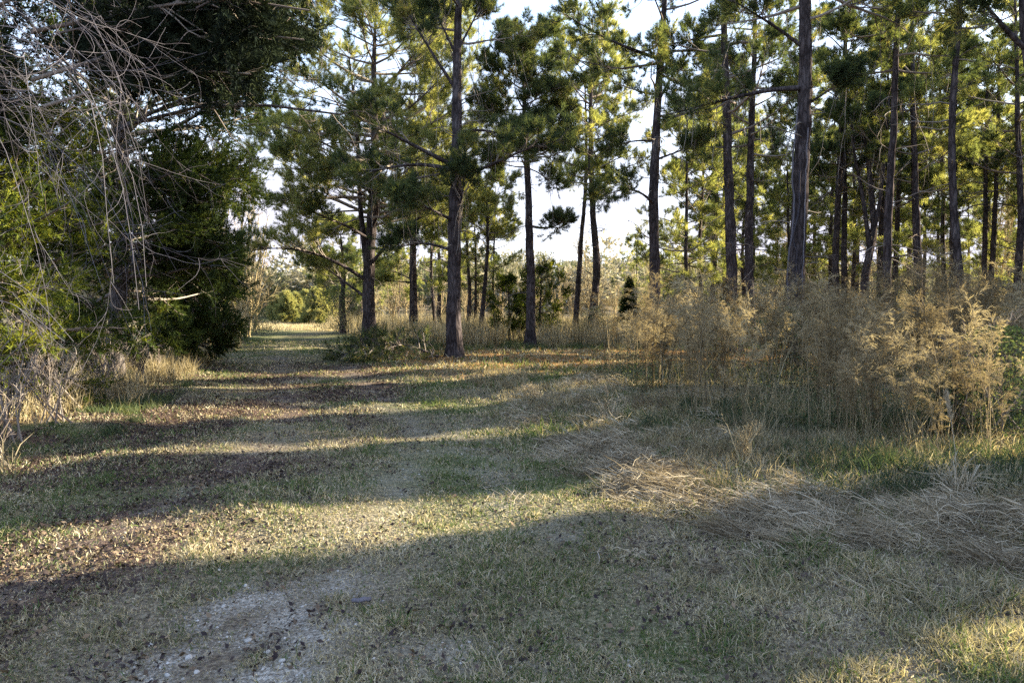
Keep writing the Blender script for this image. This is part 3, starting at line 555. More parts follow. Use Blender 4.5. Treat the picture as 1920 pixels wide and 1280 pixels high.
# ------------------------------------------------------------------ archetype pines copied into the background
def fwd(x, y): return (x, y, GZ(x, y) - 0.03)
arch = []
for q, (r0, H, z0, rad, mt) in enumerate([(0.16, 14.5, 5.2, 2.9, 'pine_sunlit'), (0.14, 13, 3.6, 2.7, 'pine_sunlit'), (0.17, 15.5, 7.0, 3.0, 'pine'), (0.13, 11, 2.4, 2.6, 'pine_sunlit')]):
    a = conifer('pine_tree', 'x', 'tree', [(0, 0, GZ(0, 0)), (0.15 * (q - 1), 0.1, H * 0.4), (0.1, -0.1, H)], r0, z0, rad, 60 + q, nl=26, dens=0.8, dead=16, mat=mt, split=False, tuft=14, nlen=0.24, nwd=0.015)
    arch.append(a)
used = set()
def put(q, x, y, rz, sc, label, group):
    if q in used: return dup(arch[q], fwd(x, y), rz, sc, label, group)
    used.add(q); a = arch[q]; a.location = fwd(x, y); a.rotation_euler = (0, 0, rz); a.scale = (sc,) * 3; a['label'] = label; a['group'] = group; return a
rb_ = np.random.default_rng(8)
def row(n, y0, y1, p0, p1, label, group, qs=(0, 1, 2, 3), sc=(0.85, 1.1)):
    for k in range(n):
        y = rb_.uniform(y0, y1); px = p0 + (p1 - p0) * (k + rb_.uniform(0.1, 0.9)) / n
        if p0 > 1290:
            a_ = 1 - 0.344 * (px - 960) / F; c0 = y * a_; c0 = min((27.3, 37.5, 45.5), key=lambda v: abs(v - c0)); y = (c0 + rb_.uniform(-0.5, 0.5)) / a_
        put(int(rb_.choice(qs)), (px - 960) / F * y, y, rb_.uniform(0, 6.28), rb_.uniform(*sc), label, group)
row(15, 36, 46, 1292, 2020, 'sunlit yellow green pine in the ranks behind the dark trunks on the right', 'pines filling the wood behind the dark trunks', (0, 1, 2, 2, 3))
row(17, 48, 70, 1300, 2000, 'distant pine deep in the wood on the right, seen between nearer trunks', 'distant pines deep in the wood on the right')
row(5, 27, 35, 1500, 2010, 'leafy pine crowding the upper right of the picture', 'pines crowding the upper right', (1, 2))
row(5, 38, 47, 800, 930, 'yellow green pine in the brush between the tall dark pine and the lane', 'pines in the brush behind the clearing', (1, 3), (0.6, 0.8))
row(3, 70, 80, 640, 780, 'low pine behind the broad pine beside the lane', 'low pines behind the broad pine', (1, 3), (0.55, 0.75))
row(2, 33, 40, 1268, 1345, 'bushy low crowned pine filling the space right of the tall slender pine', 'bushy pines right of the tall slender pine', (3, 1), (0.8, 0.95))
row(3, 58, 64, 1180, 1300, 'far pine with a rounded top over the thicket by the cone shaped cedars', 'far round topped pines beyond the cone shaped cedars', (3, 1), (0.5, 0.62))
conifer('pine_tree', 'small dark pine with a low bushy crown over the right edge of the far lane', 'tree', tk(48, (640, 604), (638, 560), (640, 520), (642, 490)), 0.12, 1.8, 2.0, 66, nl=22, dens=0.9, dead=4, split=False)

# ------------------------------------------------------------------ cedars on the left
ro = np.random.default_rng(13); OC = []
for k in range(17):
    a, b, c_ = ro.uniform(140, 260), ro.uniform(170, 520), ro.uniform(14, 16.2); e = ro.uniform(360, 480)
    OC.append([P(a, b, c_), P(a * 0.5 + e * 0.5, b - ro.uniform(15, 40), c_ + 0.2), P(e, b + ro.uniform(-30, 40), c_ + ro.uniform(-0.5, 0.5))])
conifer('cedar_tree', 'big dark cedar leaning over the left verge, its foliage thick down to the ground', 'tree', [(-8.3, 15.5, 0), (-8.0, 15.4, 3), (-7.6, 15.2, 9.6)], 0.17, 0.4, 3.1, 101, nl=80, explicit=OC, xk=1, erad=0.6, dens=1.35, mat='cedar', bark='grey_bark', shape='ovoid', dead=0, nlen=0.10, nwd=0.016, tuft=9, split=False)
conifer('cedar_tree', 'near cedar at the left edge with sunlit green sprays', 'tree', [(-7.6, 10.4, 0), (-7.5, 10.4, 1.6), (-7.4, 10.4, 4.0)], 0.12, 0.3, 2.1, 102, nl=80, dens=1.6, mat='cedar_sunlit', bark='grey_bark', shape='ovoid', dead=0, nlen=0.09, nwd=0.011, tuft=7, split=False)
conifer('cedar_tree', 'small dark cedar at the end of the left cedars, touching the lane verge', 'tree', [(-8.3, 19.5, 0), (-8.3, 19.5, 1.2), (-8.2, 19.4, 3.0)], 0.10, 0.3, 1.25, 103, nl=50, dens=1.4, mat='cedar', bark='grey_bark', shape='ovoid', dead=0, nlen=0.10, nwd=0.016, tuft=9, split=False)
ro = np.random.default_rng(12); OV = []
for k in range(34):
    a, b, c_ = ro.uniform(60, 420), ro.uniform(-120, 150), ro.uniform(8.4, 11); e = min(a + ro.uniform(110, 260), 560)
    if b > 70: e = min(e, 470)
    OV.append([P(a, b, c_), P(a * 0.6 + e * 0.4, b - ro.uniform(10, 30), c_ + 0.2), P(e, b + ro.uniform(-20, 35), c_ + ro.uniform(-0.4, 0.4))])
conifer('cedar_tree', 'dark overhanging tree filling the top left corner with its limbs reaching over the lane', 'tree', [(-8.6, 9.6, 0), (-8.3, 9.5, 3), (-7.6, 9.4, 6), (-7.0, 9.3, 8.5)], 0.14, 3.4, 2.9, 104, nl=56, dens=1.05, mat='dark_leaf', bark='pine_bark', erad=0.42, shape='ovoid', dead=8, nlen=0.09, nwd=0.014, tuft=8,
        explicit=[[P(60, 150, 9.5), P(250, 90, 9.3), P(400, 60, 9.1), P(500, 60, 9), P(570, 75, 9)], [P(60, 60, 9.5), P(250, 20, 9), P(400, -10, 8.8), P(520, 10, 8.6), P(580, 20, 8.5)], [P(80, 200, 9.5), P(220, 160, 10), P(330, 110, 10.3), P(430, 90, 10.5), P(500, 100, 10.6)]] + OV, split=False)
# bare limb reaching right from the left trees
def bare_tree(name, label, cat, stems, mat, seed, levels, group=None, bark=None, r0=0.05, scale_tw=0.008):
    """stems: list of world polylines, the first point on the ground; levels: list of dict for grow()"""
    r = np.random.default_rng(seed); base = np.asarray(stems[0][0], float).copy(); root = empty(name, base); tag(root, label, cat, group)
    NN = 18 if len(stems) > 20 else 9
    Pp = np.array([spline(np.asarray(s, float) - base, NN) for s in stems]); Rr = np.tile(np.linspace(r0, r0 * 0.25, NN), (len(stems), 1))
    tb = MB(); tubes(tb, Pp, Rr, 7, r); tb.build('trunk', M[bark or mat], root, True)
    cb = MB(); p_, q_ = Pp, Rr
    for lv in levels: p_, q_ = grow(p_, q_, rng=r, **lv); tubes(cb, p_, q_, 3 if lv.get('N', 5) < 6 else 5, r)
    cb.build('branches', M[mat], root)
    return root
lim = bare_tree('bare_tree', 'bare crooked grey limb reaching from the left trees towards the pines', 'tree', [[(-9.3, 12.4, GZ(-9.3, 12.4)), (-9.0, 12.3, 2.5), P(180, 230, 12.2), P(340, 190, 12), P(470, 178, 11.9), P(560, 190, 11.8), P(640, 215, 11.7)],
        [(-9.35, 12.6, GZ(-9.35, 12.6)), (-9.1, 12.5, 2.6), P(150, 260, 12.3), P(300, 200, 12), P(400, 155, 11.9), P(480, 160, 11.8), P(540, 110, 11.7)]],
        'twig', 5, [dict(n=14, t0=0.35, t1=1, L=0.22, ang=(25, 65), up=0.1, N=7, wig=0.3, rr=0.5, curve=0.1), dict(n=5, t0=0.2, t1=1, L=0.5, ang=(30, 60), up=0.0, N=5, wig=0.25, rr=0.5, rmin=0.004), dict(n=4, t0=0.2, t1=1, L=0.5, ang=(30, 60), up=-0.1, N=4, wig=0.2, rr=0.6, rmin=0.0035)], bark='grey_bark', r0=0.06)
# pale drooping branches right at the left edge, close to the camera
rr_ = np.random.default_rng(77); st = []
bx, by = -5.4, 5.2
for k in range(21):
    a = (rr_.uniform(-70, 190), rr_.uniform(-60, 260)); yy = rr_.uniform(4.6, 6.2); ex = min(a[0] + rr_.uniform(60, 300), rr_.uniform(240, 370)); ey = a[1] + rr_.uniform(150, 480)
    st.append([(bx + rr_.normal() * 0.15, by + rr_.normal() * 0.15, GZ(bx, by) - 0.02), (bx + 0.1, by, 2.0 + rr_.uniform(0, 0.8)), P(-110, a[1] - 40 + rr_.uniform(-60, 40), yy), P(a[0], a[1] - 60, yy), P(a[0] * 0.7 + ex * 0.3 + rr_.normal() * 35, a[1] * 0.75 + ey * 0.25 - 40 + rr_.normal() * 40, yy + rr_.normal() * 0.15), P(a[0] * 0.35 + ex * 0.65 + rr_.normal() * 35, a[1] * 0.5 + ey * 0.5 - 30 + rr_.normal() * 30, yy + rr_.normal() * 0.2), P(ex, ey, yy)])
for k in range(4):
    yy = rr_.uniform(4.8, 5.6); st.append([(bx, by + 0.2, GZ(bx, by) - 0.02), (bx + 0.1, by + 0.1, 1.0), P(-60, 480 + 30 * k, yy), P(20, 500 + 25 * k, yy), P(70, 560 + 20 * k, yy), P(110 + rr_.uniform(-30, 40), 640, yy)])
bare_tree('bare_shrub', 'pale leafless arching branches hanging across the left edge close to the camera', 'shrub', st, 'pale_twig', 6,
        [dict(n=9, t0=0.42, t1=1, L=0.22, ang=(15, 75), up=0.0, N=9, wig=0.10, rr=0.6, curve=-0.6, rmin=0.0016, arc=1.0), dict(n=4, t0=0.2, t1=1, L=0.6, ang=(20, 70), up=0.0, N=8, wig=0.12, rr=0.7, curve=-0.5, rmin=0.0011, arc=1.2)], r0=0.0052)
# tangled bare brush along the left verge
def brush(x, y, h, n, seed, label, mat='twig', name='bare_shrub', group=None, wd=0.5, leaf=0):
    r = np.random.default_rng(seed); z = GZ(x, y) - 0.02; st = []
    for k in range(n):
        a = r.uniform(0, 6.28); l = r.uniform(0.2, 1.0) * wd * h
        st.append([(x + r.normal() * 0.12 * h, y + r.normal() * 0.12 * h, z), (x + math.cos(a) * l * 0.4, y + math.sin(a) * l * 0.4, z + h * 0.5 * r.uniform(0.7, 1.1)), (x + math.cos(a) * l, y + math.sin(a) * l, z + h * r.uniform(0.75, 1.05))])
    o = bare_tree(name, label, 'shrub', st, mat, seed, [dict(n=6, t0=0.25, t1=1, L=0.45, ang=(25, 60), up=0.1, N=6, wig=0.16, rr=0.6, rmin=0.003 + 0.00012 * y), dict(n=5, t0=0.2, t1=1, L=0.5, ang=(25, 60), up=0.1, N=4, wig=0.18, rr=0.6, rmin=0.003 + 0.00012 * y)], group, r0=0.008 + 0.004 * h)
    if leaf:
        fb = MB(); K = leaf; a = r.uniform(0, 6.28, K); q = r.uniform(0, 1, K) ** 0.5 * wd * h; zz = r.uniform(0.1, 1.0, K) * h
        q = q * np.sqrt(np.clip(1 - (2 * zz / h - 0.9) ** 2 * 0.8, 0.05, 1)); p = np.stack([q * np.cos(a), q * np.sin(a), zz], -1)
        chips(fb, p, nrm(r.normal(size=(K, 3)) + Zv), r.uniform(0.010, 0.024, K) * (1 + y * 0.016), 0.55, r, np.clip(vnoise(p[:, 0] * 3 + 9, p[:, 2] * 3 + p[:, 1] * 2, 0.6, seed) + r.normal(size=K) * 0.15, 0, 1), 0.2)
        fb.build('foliage', M['leaf'], o)
    return o
BG = 'leafless brush along the left verge'
for q, (x, y, h) in enumerate([(LE(yq) - oq, yq, hq) for yq, oq, hq in [(7.4, 0.3, 0.9), (8.5, 0.5, 1.1), (9.7, 0.4, 1.0), (10.8, 0.7, 1.3), (12.1, 0.4, 0.9), (13.4, 0.6, 1.1), (15, 0.5, 0.9), (17, 0.5, 0.9), (19, 0.5, 1.0), (21.5, 0.5, 1.2), (9, 1.1, 1.6), (23.5, 0.6, 1.3)]]):
    brush(x, y, h, 9, 200 + q, 'tangled grey leafless bush under the cedars on the left verge', 'twig', group=BG)
brush(-9.9, 26, 1.6, 14, 220, 'brown twiggy round shrub on the left of the lane past the cedars', 'tan_twig', wd=0.7)
brush(-10.6, 28.5, 2.0, 14, 221, 'tan leafless shrub behind the brown round one on the left', 'tan_twig', wd=0.6)
brush(-12.2, 33.5, 2.3, 8, 222, 'green leafy shrub on the left of the far lane', 'twig', wd=0.75, leaf=7000, name='leafy_shrub')
brush(-9.4, 41.5, 2.6, 8, 223, 'dark green bush at the right edge of the far lane by the vine covered trunk', 'twig', wd=0.6, leaf=7000, name='leafy_shrub')
brush(-13.9, 41, 1.6, 8, 224, 'small leafy shrub where the lane meets the bright field on the left', 'twig', wd=0.7, leaf=2500, name='leafy_shrub')
for q, (yq, oq, hq) in enumerate([(20.5, 0.4, 1.0), (24.5, 0.5, 1.2), (30, 0.8, 1.3), (32, 0.3, 1.0), (36.5, 0.7, 1.5), (39.5, 0.4, 1.2), (44, 0.8, 1.5)]):
    brush(LE(yq) - oq, yq, hq, 9, 270 + q, 'tan twiggy bush lining the left verge further down the lane', 'tan_twig', group='tan bushes along the far left verge', wd=0.6)
for q, (px, y, h) in enumerate([(1800, 8.0, 0.75), (1885, 7.9, 1.25)]):
    brush((px - 960) / F * y, y, h, 7, 230 + q, ['glossy green privet bush low in front of the dry stalks at the right', 'taller glossy green bush at the right edge of the picture'][q], 'twig', wd=0.5, leaf=[2600, 4200][q], name='leafy_shrub')
for q, (px, y, h, lab) in enumerate([(1395, 7.2, 0.4, 'small bare weedy shrub with tan seed heads in front of the green weeds'), (1110, 30.5, 1.6, 'pale leafy bush at the foot of the leaning vine hung pine'), (1340, 15, 1.6, 'yellow green leafy bush between dry stalks below the pair of trunks'), (1450, 13, 1.5, 'yellow green leafy bush in the dry stalks left of the thickest trunk')]):
    brush((px - 960) / F * y, y, h, 9, 240 + q, lab, 'tan_twig', wd=0.5, leaf=[0, 1800, 900, 900][q], name='bare_shrub' if q == 0 else 'leafy_shrub')
ub = brush(0.0, 0.0, 2.2, 9, 260, 'x', 'tan_twig', wd=0.6, leaf=4200, name='leafy_shrub'); ur = np.random.default_rng(41)
for q in range(15):
    px = 1270 + q * 48 + ur.uniform(-15, 15); y = ur.uniform(30, 44); l = ('yellow green leafy bush in the undergrowth beneath the right hand pines', 'leafy bushes in the undergrowth on the right')
    if q == 0: ub.location = fwd((px - 960) / F * y, y); ub['label'], ub['group'] = l
    else: dup(ub, fwd((px - 960) / F * y, y), ur.uniform(0, 6.28), ur.uniform(0.7, 1.25), *l)
# tan leafless trees behind, sunlit
def bt_arch(seed, h, mat):
    r = np.random.default_rng(seed); st = []
    for k in range(3): a = r.uniform(0, 6.28); l = r.uniform(0.1, 0.25) * h; st.append([(r.normal() * 0.1, r.normal() * 0.1, 0), (math.cos(a) * l * 0.4, math.sin(a) * l * 0.4, h * 0.5), (math.cos(a) * l, math.sin(a) * l, h)])
    return bare_tree('bare_tree', 'x', 'tree', st, mat, seed, [dict(n=14, t0=0.15, t1=0.98, L=0.4, ang=(25, 50), up=0.25, N=6, wig=0.13, rr=0.5, rmin=0.012), dict(n=6, t0=0.2, t1=1, L=0.45, ang=(25, 55), up=0.15, N=5, wig=0.15, rr=0.6, rmin=0.009), dict(n=4, t0=0.2, t1=1, L=0.5, ang=(25, 55), up=0.1, N=4, wig=0.15, rr=0.7, rmin=0.008)], r0=0.07)
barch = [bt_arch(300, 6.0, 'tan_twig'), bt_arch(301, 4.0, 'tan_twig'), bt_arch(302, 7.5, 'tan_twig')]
bused = set()
def bput(q, x, y, rz, sc, label, group):
    if q in bused: return dup(barch[q], fwd(x, y), rz, sc, label, group)
    bused.add(q); a = barch[q]; a.location = fwd(x, y); a.rotation_euler = (0, 0, rz); a.scale = (sc,) * 3; a['label'] = label; a['group'] = group; return a
def brow(n, y0, y1, p0, p1, label, group, qs=(0, 1, 2), sc=(0.8, 1.15)):
    for k in range(n):
        y = rb_.uniform(y0, y1); px = p0 + (p1 - p0) * (k + rb_.uniform(0.1, 0.9)) / n
        bput(int(rb_.choice(qs)), (px - 960) / F * y, y, rb_.uniform(0, 6.28), rb_.uniform(*sc), label, group)
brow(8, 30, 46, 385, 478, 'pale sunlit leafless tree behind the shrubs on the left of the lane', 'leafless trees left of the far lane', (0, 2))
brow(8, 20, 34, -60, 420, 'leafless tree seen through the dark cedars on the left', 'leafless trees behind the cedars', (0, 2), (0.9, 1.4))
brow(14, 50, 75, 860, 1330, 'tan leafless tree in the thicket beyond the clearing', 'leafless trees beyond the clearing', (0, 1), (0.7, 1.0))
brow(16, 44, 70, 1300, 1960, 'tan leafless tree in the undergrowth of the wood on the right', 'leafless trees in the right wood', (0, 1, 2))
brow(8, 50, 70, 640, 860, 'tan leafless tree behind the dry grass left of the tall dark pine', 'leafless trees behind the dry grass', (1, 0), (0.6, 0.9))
# small cedars
def cone_tree(px, Yc, H, rad, label, seed):
    r = np.random.default_rng(seed); x = (px - 960) / F * Yc; root = empty('cedar_tree', (x, Yc, GZ(x, Yc))); tag(root, label, 'tree')
    b = MB(); tubes(b, spline([(0, 0, 0), (0.02, 0, H * 0.5), (0, 0, H * 0.95)], 8), np.linspace(0.06, 0.015, 8), 6, r); b.build('trunk', M['grey_bark'], root, True)
    K = 5200; f = 1 - np.sqrt(r.uniform(0, 1, K)); az = r.uniform(0, 6.28, K); lob = 1 + 0.22 * np.sin(az * 3 + f * 17 + seed) + 0.15 * np.sin(az * 5 - f * 29); q = rad * (1.03 - f) ** 0.85 * lob * r.uniform(0.45, 1.05, K) ** 0.6
    p = np.stack([q * np.cos(az), q * np.sin(az), H * (0.06 + 0.94 * f) + r.normal(size=K) * 0.03], -1); d = nrm(np.stack([np.cos(az), np.sin(az), np.full(K, 0.75)], -1))
    b = MB(); needles(b, p, d, 4, 0.17, 0.03, 0.4, r, 0.1, np.clip(r.uniform(0, 1, K) * 0.6 + 0.25 * (lob - 0.8), 0, 1)); b.build('crown', M['cedar'], root); return root
cone = cone_tree(1180, 42, 3.25, 0.62, 'small cone shaped dark cedar in the brush left of the tall slender pine', 110)
dup(cone, fwd((1219 - 960) / F * 47, 47), 1.3, 0.82, 'second smaller cone shaped cedar half hidden by the tall slender pine')
sc_ = conifer('cedar_tree', 'ragged small cedar behind the slim round topped pine', 'tree', tk(31.5, (1012, 640), (1012, 590), (1016, 520)), 0.06, 0.4, 1.4, 111, nl=20, dens=0.7, mat='cedar_sunlit', shape='ovoid', dead=0, nlen=0.13, nwd=0.02, tuft=6, split=False)
dup(sc_, fwd((955 - 960) / F * 32, 32), 2.1, 0.85, 'round headed little cedar on a thin stem left of the slim round topped pine')
# bright young pines at the end of the lane
yp = conifer('pine_sapling', 'x', 'sapling', [(0, 0, GZ(0, 0)), (0, 0, 1), (0, 0, 2.3)], 0.04, 0.15, 0.95, 112, nl=26, dens=0.8, mat='sapling', shape='cone', dead=0, nlen=0.22, nwd=0.03, tuft=9, split=False)
yy_ = [(538, 61, 1.0), (556, 66, 1.0), (592, 60, 1.1), (606, 64, 1.0), (518, 66, 0.9), (574, 72, 1.1), (624, 68, 1.1)]
for q, (px, y, s_) in enumerate(yy_):
    l = ('bright yellow green young pine in the sunny field at the end of the lane', 'young pines at the end of the lane')
    if q == 0: yp.location = fwd((px - 960) / F * y, y); yp['label'], yp['group'] = l
    else: dup(yp, fwd((px - 960) / F * y, y), q * 1.7, s_, *l)

# ------------------------------------------------------------------ dog fennel thicket
def fennel(seed):
    r = np.random.default_rng(seed); n = r.integers(2, 4); root = empty('dog_fennel', (0, 0, 0)); tag(root, 'x', 'weed'); sb = MB(); pb = MB(); Pp = []
    for k in range(n):
        h = r.uniform(1.05, 2.05); a = r.uniform(0, 6.28); l = r.uniform(0.05, 0.3); b = r.normal(size=2) * 0.09
        Pp.append(spline([(b[0], b[1], 0), (b[0] + math.cos(a) * l * 0.3, b[1] + math.sin(a) * l * 0.3, h * 0.5), (b[0] + math.cos(a) * l * 0.8, b[1] + math.sin(a) * l * 0.8, h * 0.85), (b[0] + math.cos(a) * l * 1.5, b[1] + math.sin(a) * l * 1.5, h)], 9))
    Pp = np.array(Pp); Rr = np.tile(np.linspace(0.0075, 0.002, 9), (n, 1)); tubes(sb, Pp, Rr, 4, r); sb.build('stem', M['fennel'], root)
    s1, q1 = grow(Pp, Rr, 15, 0.45, 1.0, 0.24, (18, 42), 0.35, r, 6, 0.6, 0.08, -0.9, rmin=0.002, taper=0.35, arc=0.3); tubes(pb, s1, q1, 3, r)
    s2, q2 = grow(s1, q1, 9, 0.1, 1.0, 0.42, (14, 38), 0.05, r, 5, 0.6, 0.1, -0.7, rmin=0.0015, arc=0.2); pr = r.uniform(0.15, 0.85)
    for t in (0.0, 0.3, 0.6, 0.9):
        p, tn = along(s2, np.full((len(s2), 1), t)); needles(pb, p[:, 0], tn[:, 0], 2, 0.06, 0.0050, 0.22, r, -0.05, np.clip(pr + 0.25 * (p[:, 0, 2] - 1.2) + r.normal(size=len(s2)) * 0.1, 0, 1))
    pb.build('plume', M['fennel'], root); return root
fa = [fennel(400 + k) for k in range(8)]; fused = set(); rf = np.random.default_rng(5); cnt = 0
while cnt < 230:
    y = 6.9 + 14.5 * rf.uniform() ** 1.15; x = rf.uniform(1.8, y * 0.72 + 0.3)
    fx = np.interp(y, [7.5, 8.7, 9.8, 13.3, 17.5, 22], [3.9, 3.4, 2.8, 2.2, 2.4, 3.2])
    if x < fx - 0.8 or (x < fx and rf.uniform() < 0.8) or fbm(np.array(x), np.array(y), 1.4, 90) < 0.42: continue
    q = cnt % 8; l = 'feathery tan dog fennel stalk in the thicket in front of the right hand pines'; g = 'dog fennel stalks on the right'
    s_ = rf.uniform(0.72, 1.12) * (1 - 0.28 * (y < 9.0))
    if q not in fused: fused.add(q); a = fa[q]; a.location = fwd(x, y); a.rotation_euler = (0, 0, rf.uniform(0, 6.28)); a.scale = (s_,) * 3; a['label'] = l; a['group'] = g
    else: dup(fa[q], fwd(x, y), rf.uniform(0, 6.28), s_, l, g)
    cnt += 1
# fallen sticks on the lane
rk = np.random.default_rng(55)
for q in range(16):
    y = rk.uniform(3.2, 11); x = rk.uniform(-0.35 * y - 1, 0.12 * y + 0.3); L_ = rk.uniform(0.06, 0.22); a = rk.uniform(0, 3.14); n = 7; u = np.linspace(-1, 1, n)[:, None] * L_
    p = np.array([[math.cos(a), math.sin(a), 0]]) * u + rk.normal(size=(n, 3)) * [0.008, 0.008, 0.003] + [0, 0, 0.022]; b = MB(); tubes(b, p, np.linspace(0.0045, 0.0025, n), 5, rk)
    o = b.build('stick', M['twig']); o.location = (x, y, float(gzb(np.array(x), np.array(y)))); tag(o, 'short fallen stick lying on the mown turf of the lane', 'stick', 'fallen sticks on the lane')
# single tall plume grass in the hay at right
def plume(px, py, h, label, seed):
    r = np.random.default_rng(seed); y = CAMZ * F / (py - 572); x = (px - 960) / F * y; root = empty('plume_grass', (x, y, GZ(x, y))); tag(root, label, 'grass plant')
    b = MB(); n = 110; d = nrm(np.concatenate([r.normal(size=(n, 2)) * 0.6, np.ones((n, 1))], 1)); blades(b, np.zeros((n, 3)) + r.normal(size=(n, 3)) * [0.04, 0.04, 0], d, r.uniform(0.25, 0.6, n), 0.007, r.normal(size=(n, 3)) * 0.5 - [0, 0, 0.7], r, r.uniform(0.4, 1, n)); b.build('leaves', M['hay'], root)
    b = MB(); q = spline([(0, 0, 0), (-0.03, 0, h * 0.5), (-0.10, 0.02, h)], 8); tubes(b, q, np.linspace(0.005, 0.002, 8), 4, r); b.build('stem', M['hay'], root)
    b = MB(); k = r.uniform(0.72, 1, 120); p, t = along(q[None], k[None]); needles(b, p[0], t[0], 3, 0.05, 0.004, 0.35, r, 0.1, r.uniform(0.4, 1, 120)); b.build('seed_head', M['hay'], root)
plume(1805, 962, 0.80, 'single pale plume grass standing up from the hay at the right', 500)
plume(1150, 800, 0.45, 'small tuft of plume grass behind the bend of the hay', 501)

# ------------------------------------------------------------------ fallen pine branch, stones, bark, bird
def fallen(px, py, label, seed):
    r = np.random.default_rng(seed); y = CAMZ * F / (py - 572); x = (px - 960) / F * y; root = empty('fallen_pine_branch', (x, y, GZ(x, y))); tag(root, label, 'branch')
    q = spline([(1.5, 0.3, 0.10), (0.7, 0.1, 0.45), (0.0, 0, 0.50), (-0.8, -0.2, 0.30), (-1.3, -0.3, 0.14)], 12); b = MB(); tubes(b, q, np.linspace(0.04, 0.012, 12), 7, r); b.build('limb', M['pine_bark'], root, True)
    s1, q1 = grow(q[None], np.full((1, 12), 0.03), 60, 0.02, 1, 0.26, (40, 85), 0.12, r, 5, 0.5, 0.14, -0.3, 0.7); b = MB(); tubes(b, s1, q1, 4, r)
    s2, q2 = grow(s1, q1, 5, 0.2, 1, 0.4, (25, 60), 0.1, r, 4, 0.6, 0.15, 0, 0.7, absl=0.3); tubes(b, s2, q2, 3, r); b.build('twigs', M['twig'], root)
    f = MB()
    for t in (0.4, 0.7, 1.0):
        p, tn = along(s2, np.full((len(s2), 1), t)); k = p[:, 0, 2] > -0.1; needles(f, p[k, 0], tn[k, 0], 11, 0.17, 0.013, 0.5, r, 0.25)
    f.build('needles', M['pine'], root)
fallen(722, 676, 'fallen pine branch with dark green needles lying between the broad pine and the lane', 510)
def rock(x, y, s, label, seed, name='stone', mat='stone', fl=0.6, group=None, rv=0.7):
    r = np.random.default_rng(seed); import bmesh
    bm = bmesh.new(); bmesh.ops.create_icosphere(bm, subdivisions=2, radius=1)
    V = np.array([v.co for v in bm.verts]); T = np.array([[v.index for v in f.verts] for f in bm.faces]); bm.free()
    V = V * (1 + 0.18 * np.sin(V @ r.normal(size=3) * 2.5 + r.uniform(0, 6))[:, None] + 0.14 * np.sin(V @ r.normal(size=3) * 4)[:, None]) * [1, r.uniform(0.6, 0.9), fl] * s
    a = r.uniform(0, 3.1); V = V @ np.array([[math.cos(a), math.sin(a), 0], [-math.sin(a), math.cos(a), 0], [0, 0, 1]])
    b = MB(); b.add(V, tri=T, rnd=rv); o = b.build(name, M[mat]); o.location = (x, y, float(gzb(np.array(x), np.array(y))) + s * fl * 0.35); tag(o, label, 'stone' if name == 'stone' else 'wood chip', group)
GP = lambda px, py: ((px - 960) / F * CAMZ * F / (py - 572), CAMZ * F / (py - 572))
for q, (px, py, s_) in enumerate([(452, 1102, .020), (401, 1080, .018), (410, 1142, .022), (455, 1200, .024), (340, 1232, .024), (490, 1228, .022), (268, 1206, .018), (560, 1140, .014), (610, 1150, .012), (1185, 1256, .016), (1040, 1210, .012), (355, 1262, .018), (300, 1268, .02), (520, 1250, .018)]):
    x, y = GP(px, py); rock(x, y, s_ * 0.8, 'pale stone lying on the gravel patch' if px < 700 else 'white stone alone in the turf right of the gravel', 520 + q, group='pale stones on the gravel' if px < 700 else 'white stones in the turf')
x, y = GP(672, 1145)
b = MB(); r = np.random.default_rng(4); n = 7; u = np.linspace(-1, 1, n); prof = np.array([0.4, 0.8, 1, 0.95, 1, 0.85, 0.5])
V = np.array([[(u[i] * 0.055), (v * 0.020 * prof[i]), 0.010 * (1 - v * v) + 0.004 * math.sin(i * 2.1)] for i in range(n) for v in (-1, -0.4, 0.3, 1)]); V2 = V.copy(); V2[:, 2] -= 0.008
Q = [[i * 4 + j, i * 4 + j + 1, i * 4 + j + 5, i * 4 + j + 4] for i in range(n - 1) for j in range(3)]; V = np.concatenate([V, V2])
Q2 = [[a + 28 for a in q[::-1]] for q in Q]
bd = [0, 4, 8, 12, 16, 20, 24, 25, 26, 27, 23, 19, 15, 11, 7, 3, 2, 1]; Q3 = [[bd[k], bd[(k + 1) % 18], bd[(k + 1) % 18] + 28, bd[k] + 28] for k in range(18)]
b.add(V, quad=Q + Q2 + Q3, rnd=0.7); o = b.build('bark_chip', M['pale_twig'], None, True); o.location = (x, y, float(gzb(np.array(x), np.array(y))) + 0.03); o.rotation_euler = (0.1, 0.1, 0.6); tag(o, 'curled grey chip of bark lying on the mown turf', 'bark')
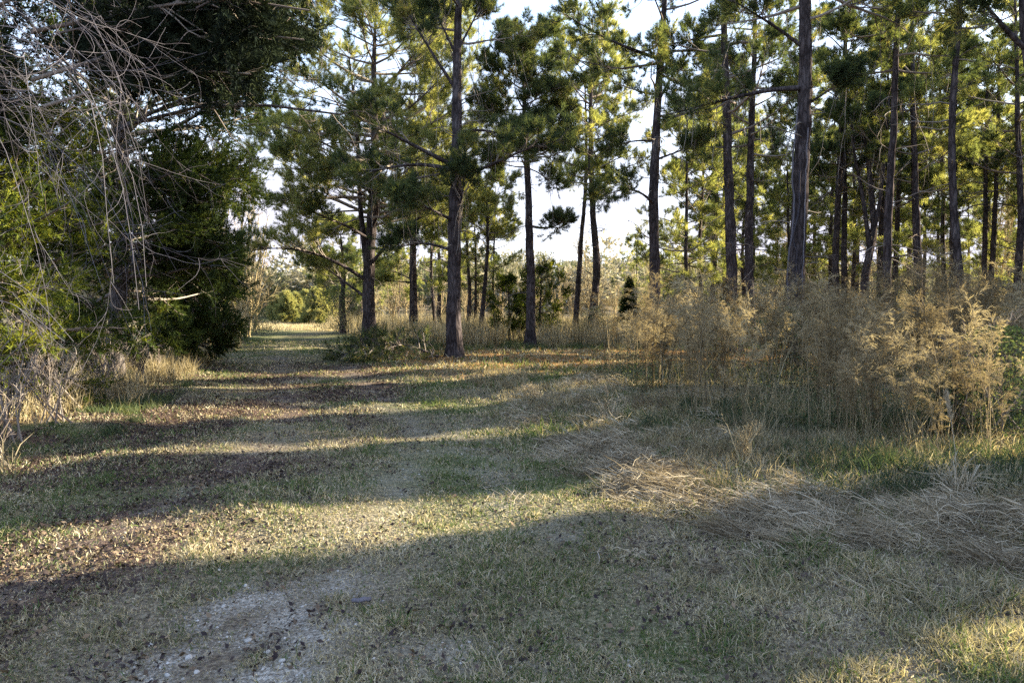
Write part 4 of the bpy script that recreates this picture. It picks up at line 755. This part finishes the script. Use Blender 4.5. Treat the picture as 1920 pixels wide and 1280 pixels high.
# perched bird
root = empty('bird', tuple(P(484, 362, 30))); tag(root, 'small dark bird perched high on a bare twig left of the lane', 'bird'); b = MB()
th = np.linspace(0, 1, 14); cx = np.stack([-0.10 + 0.2 * th, 0 * th, -0.03 + 0.10 * th ** 1.5], -1)
rad = 1.0 * np.interp(th, [0, .12, .3, .5, .68, .78, .86, .94, 1], [.004, .012, .03, .036, .026, .024, .022, .006, .001]); tubes(b, cx, rad, 7, np.random.default_rng(1), rnd=0.4); b.build('body', M['bird'], root, True)
b = MB(); tubes(b, np.array([[(0.0, s_ * 0.01, 0.0), (0.0, s_ * 0.012, -0.03), (0.01, s_ * 0.012, -0.06)] for s_ in (-1, 1)]), np.full((2, 3), 0.002), 4, np.random.default_rng(1)); b.build('leg', M['bird'], root)
bare_tree('bare_tree', 'slim leafless tree holding the bird, rising over the left shrubs', 'tree', [[(P(448, 600, 30)[0], 30, GZ(-11, 30)), P(455, 520, 30), P(470, 440, 30), P(482, 368, 30), P(486, 320, 30), P(480, 250, 30)]], 'tan_twig', 61,
    [dict(n=14, t0=0.35, t1=1, L=0.22, ang=(30, 60), up=0.3, N=6, wig=0.15, rr=0.5, rmin=0.004), dict(n=4, t0=0.2, t1=1, L=0.5, ang=(25, 50), up=0.1, N=4, wig=0.15, rr=0.6, rmin=0.004)], r0=0.025)

# ------------------------------------------------------------------ far woodland on the rising ground
r = np.random.default_rng(17); fb = MB()
n = 900; yy = 82 + 140 * r.uniform(0, 1, n) ** 1.2; xx = r.uniform(-1, 1, n) * yy * 0.85; zz = gz(xx, yy)
for k in range(n):
    h = r.uniform(3.5, 6.5) * (1.0 if r.uniform() > 0.12 else 1.6); w_ = h * r.uniform(0.22, 0.36); m_ = 420
    u = nrm(r.normal(size=(m_, 3))) * r.uniform(0.35, 1, (m_, 1)) ** 0.5; cl = 1 + 0.3 * np.sin(u * 5 + k).sum(-1, keepdims=True) / 2
    p = u * cl * [w_, w_, h * 0.42] + [xx[k], yy[k], zz[k] + h * 0.56]
    needles(fb, p, nrm(u + Zv * 0.2), 1, 0.75, 0.30, 0.5, r, 0.1, np.clip(r.uniform(0, 1) + r.normal(size=m_) * 0.1, 0, 1))
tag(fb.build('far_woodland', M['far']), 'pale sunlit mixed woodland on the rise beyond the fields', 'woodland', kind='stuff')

# ------------------------------------------------------------------ trees of the same wood that stand right of the frame and shade the lane
rs = np.random.default_rng(9); LIT = [(2.3, 2.6), (5.3, 6.35), (9.1, 9.5), (12.3, 12.8), (15.9, 16.5), (18.6, 19.2)]
kk = math.tan(SUN_AZ)
sh = conifer('cedar_tree', 'x', 'tree', [(0, 0, GZ(0, 0)), (0.1, 0, 4), (0, 0.1, 9)], 0.15, 0.6, 1.5, 120, nl=44, dens=1.2, mat='cedar', shape='ovoid', dead=0, nlen=0.2, nwd=0.05, tuft=6, split=False)
first = True
def shade(x, cc, sc_, rz, rad):
    xy = 0.5 + 0.08 * sc_
    global first
    for a, b in LIT:
        if cc + rad > a and cc - rad < b: return
    y = cc + kk * x
    if x * F / max(y, 0.1) < 1060 + rad * F / max(y, 1) and y > 0: return
    if 11.4 < cc < 13.8: sc_ *= 0.66
    l = ('dense cedar of the wood standing beyond the right edge of the picture', 'shade cedars right of the frame')
    if first: first = False; sh.location = fwd(x, y); sh['label'], sh['group'] = l; sh.scale = (xy, xy, sc_)
    else: dup(sh, fwd(x, y), rz, sc_, *l).scale = (xy, xy, sc_)
for x, s_ in ((13, 0.95), (18, 1.25), (24, 1.6), (32, 2.0), (41, 2.4)):
    for cc in np.arange(-7, 22, 0.75): q = s_ * rs.uniform(0.9, 1.08); shade(x + rs.uniform(-1.5, 1.5), cc + rs.uniform(-0.3, 0.3), q, rs.uniform(0, 6.28), 0.85)
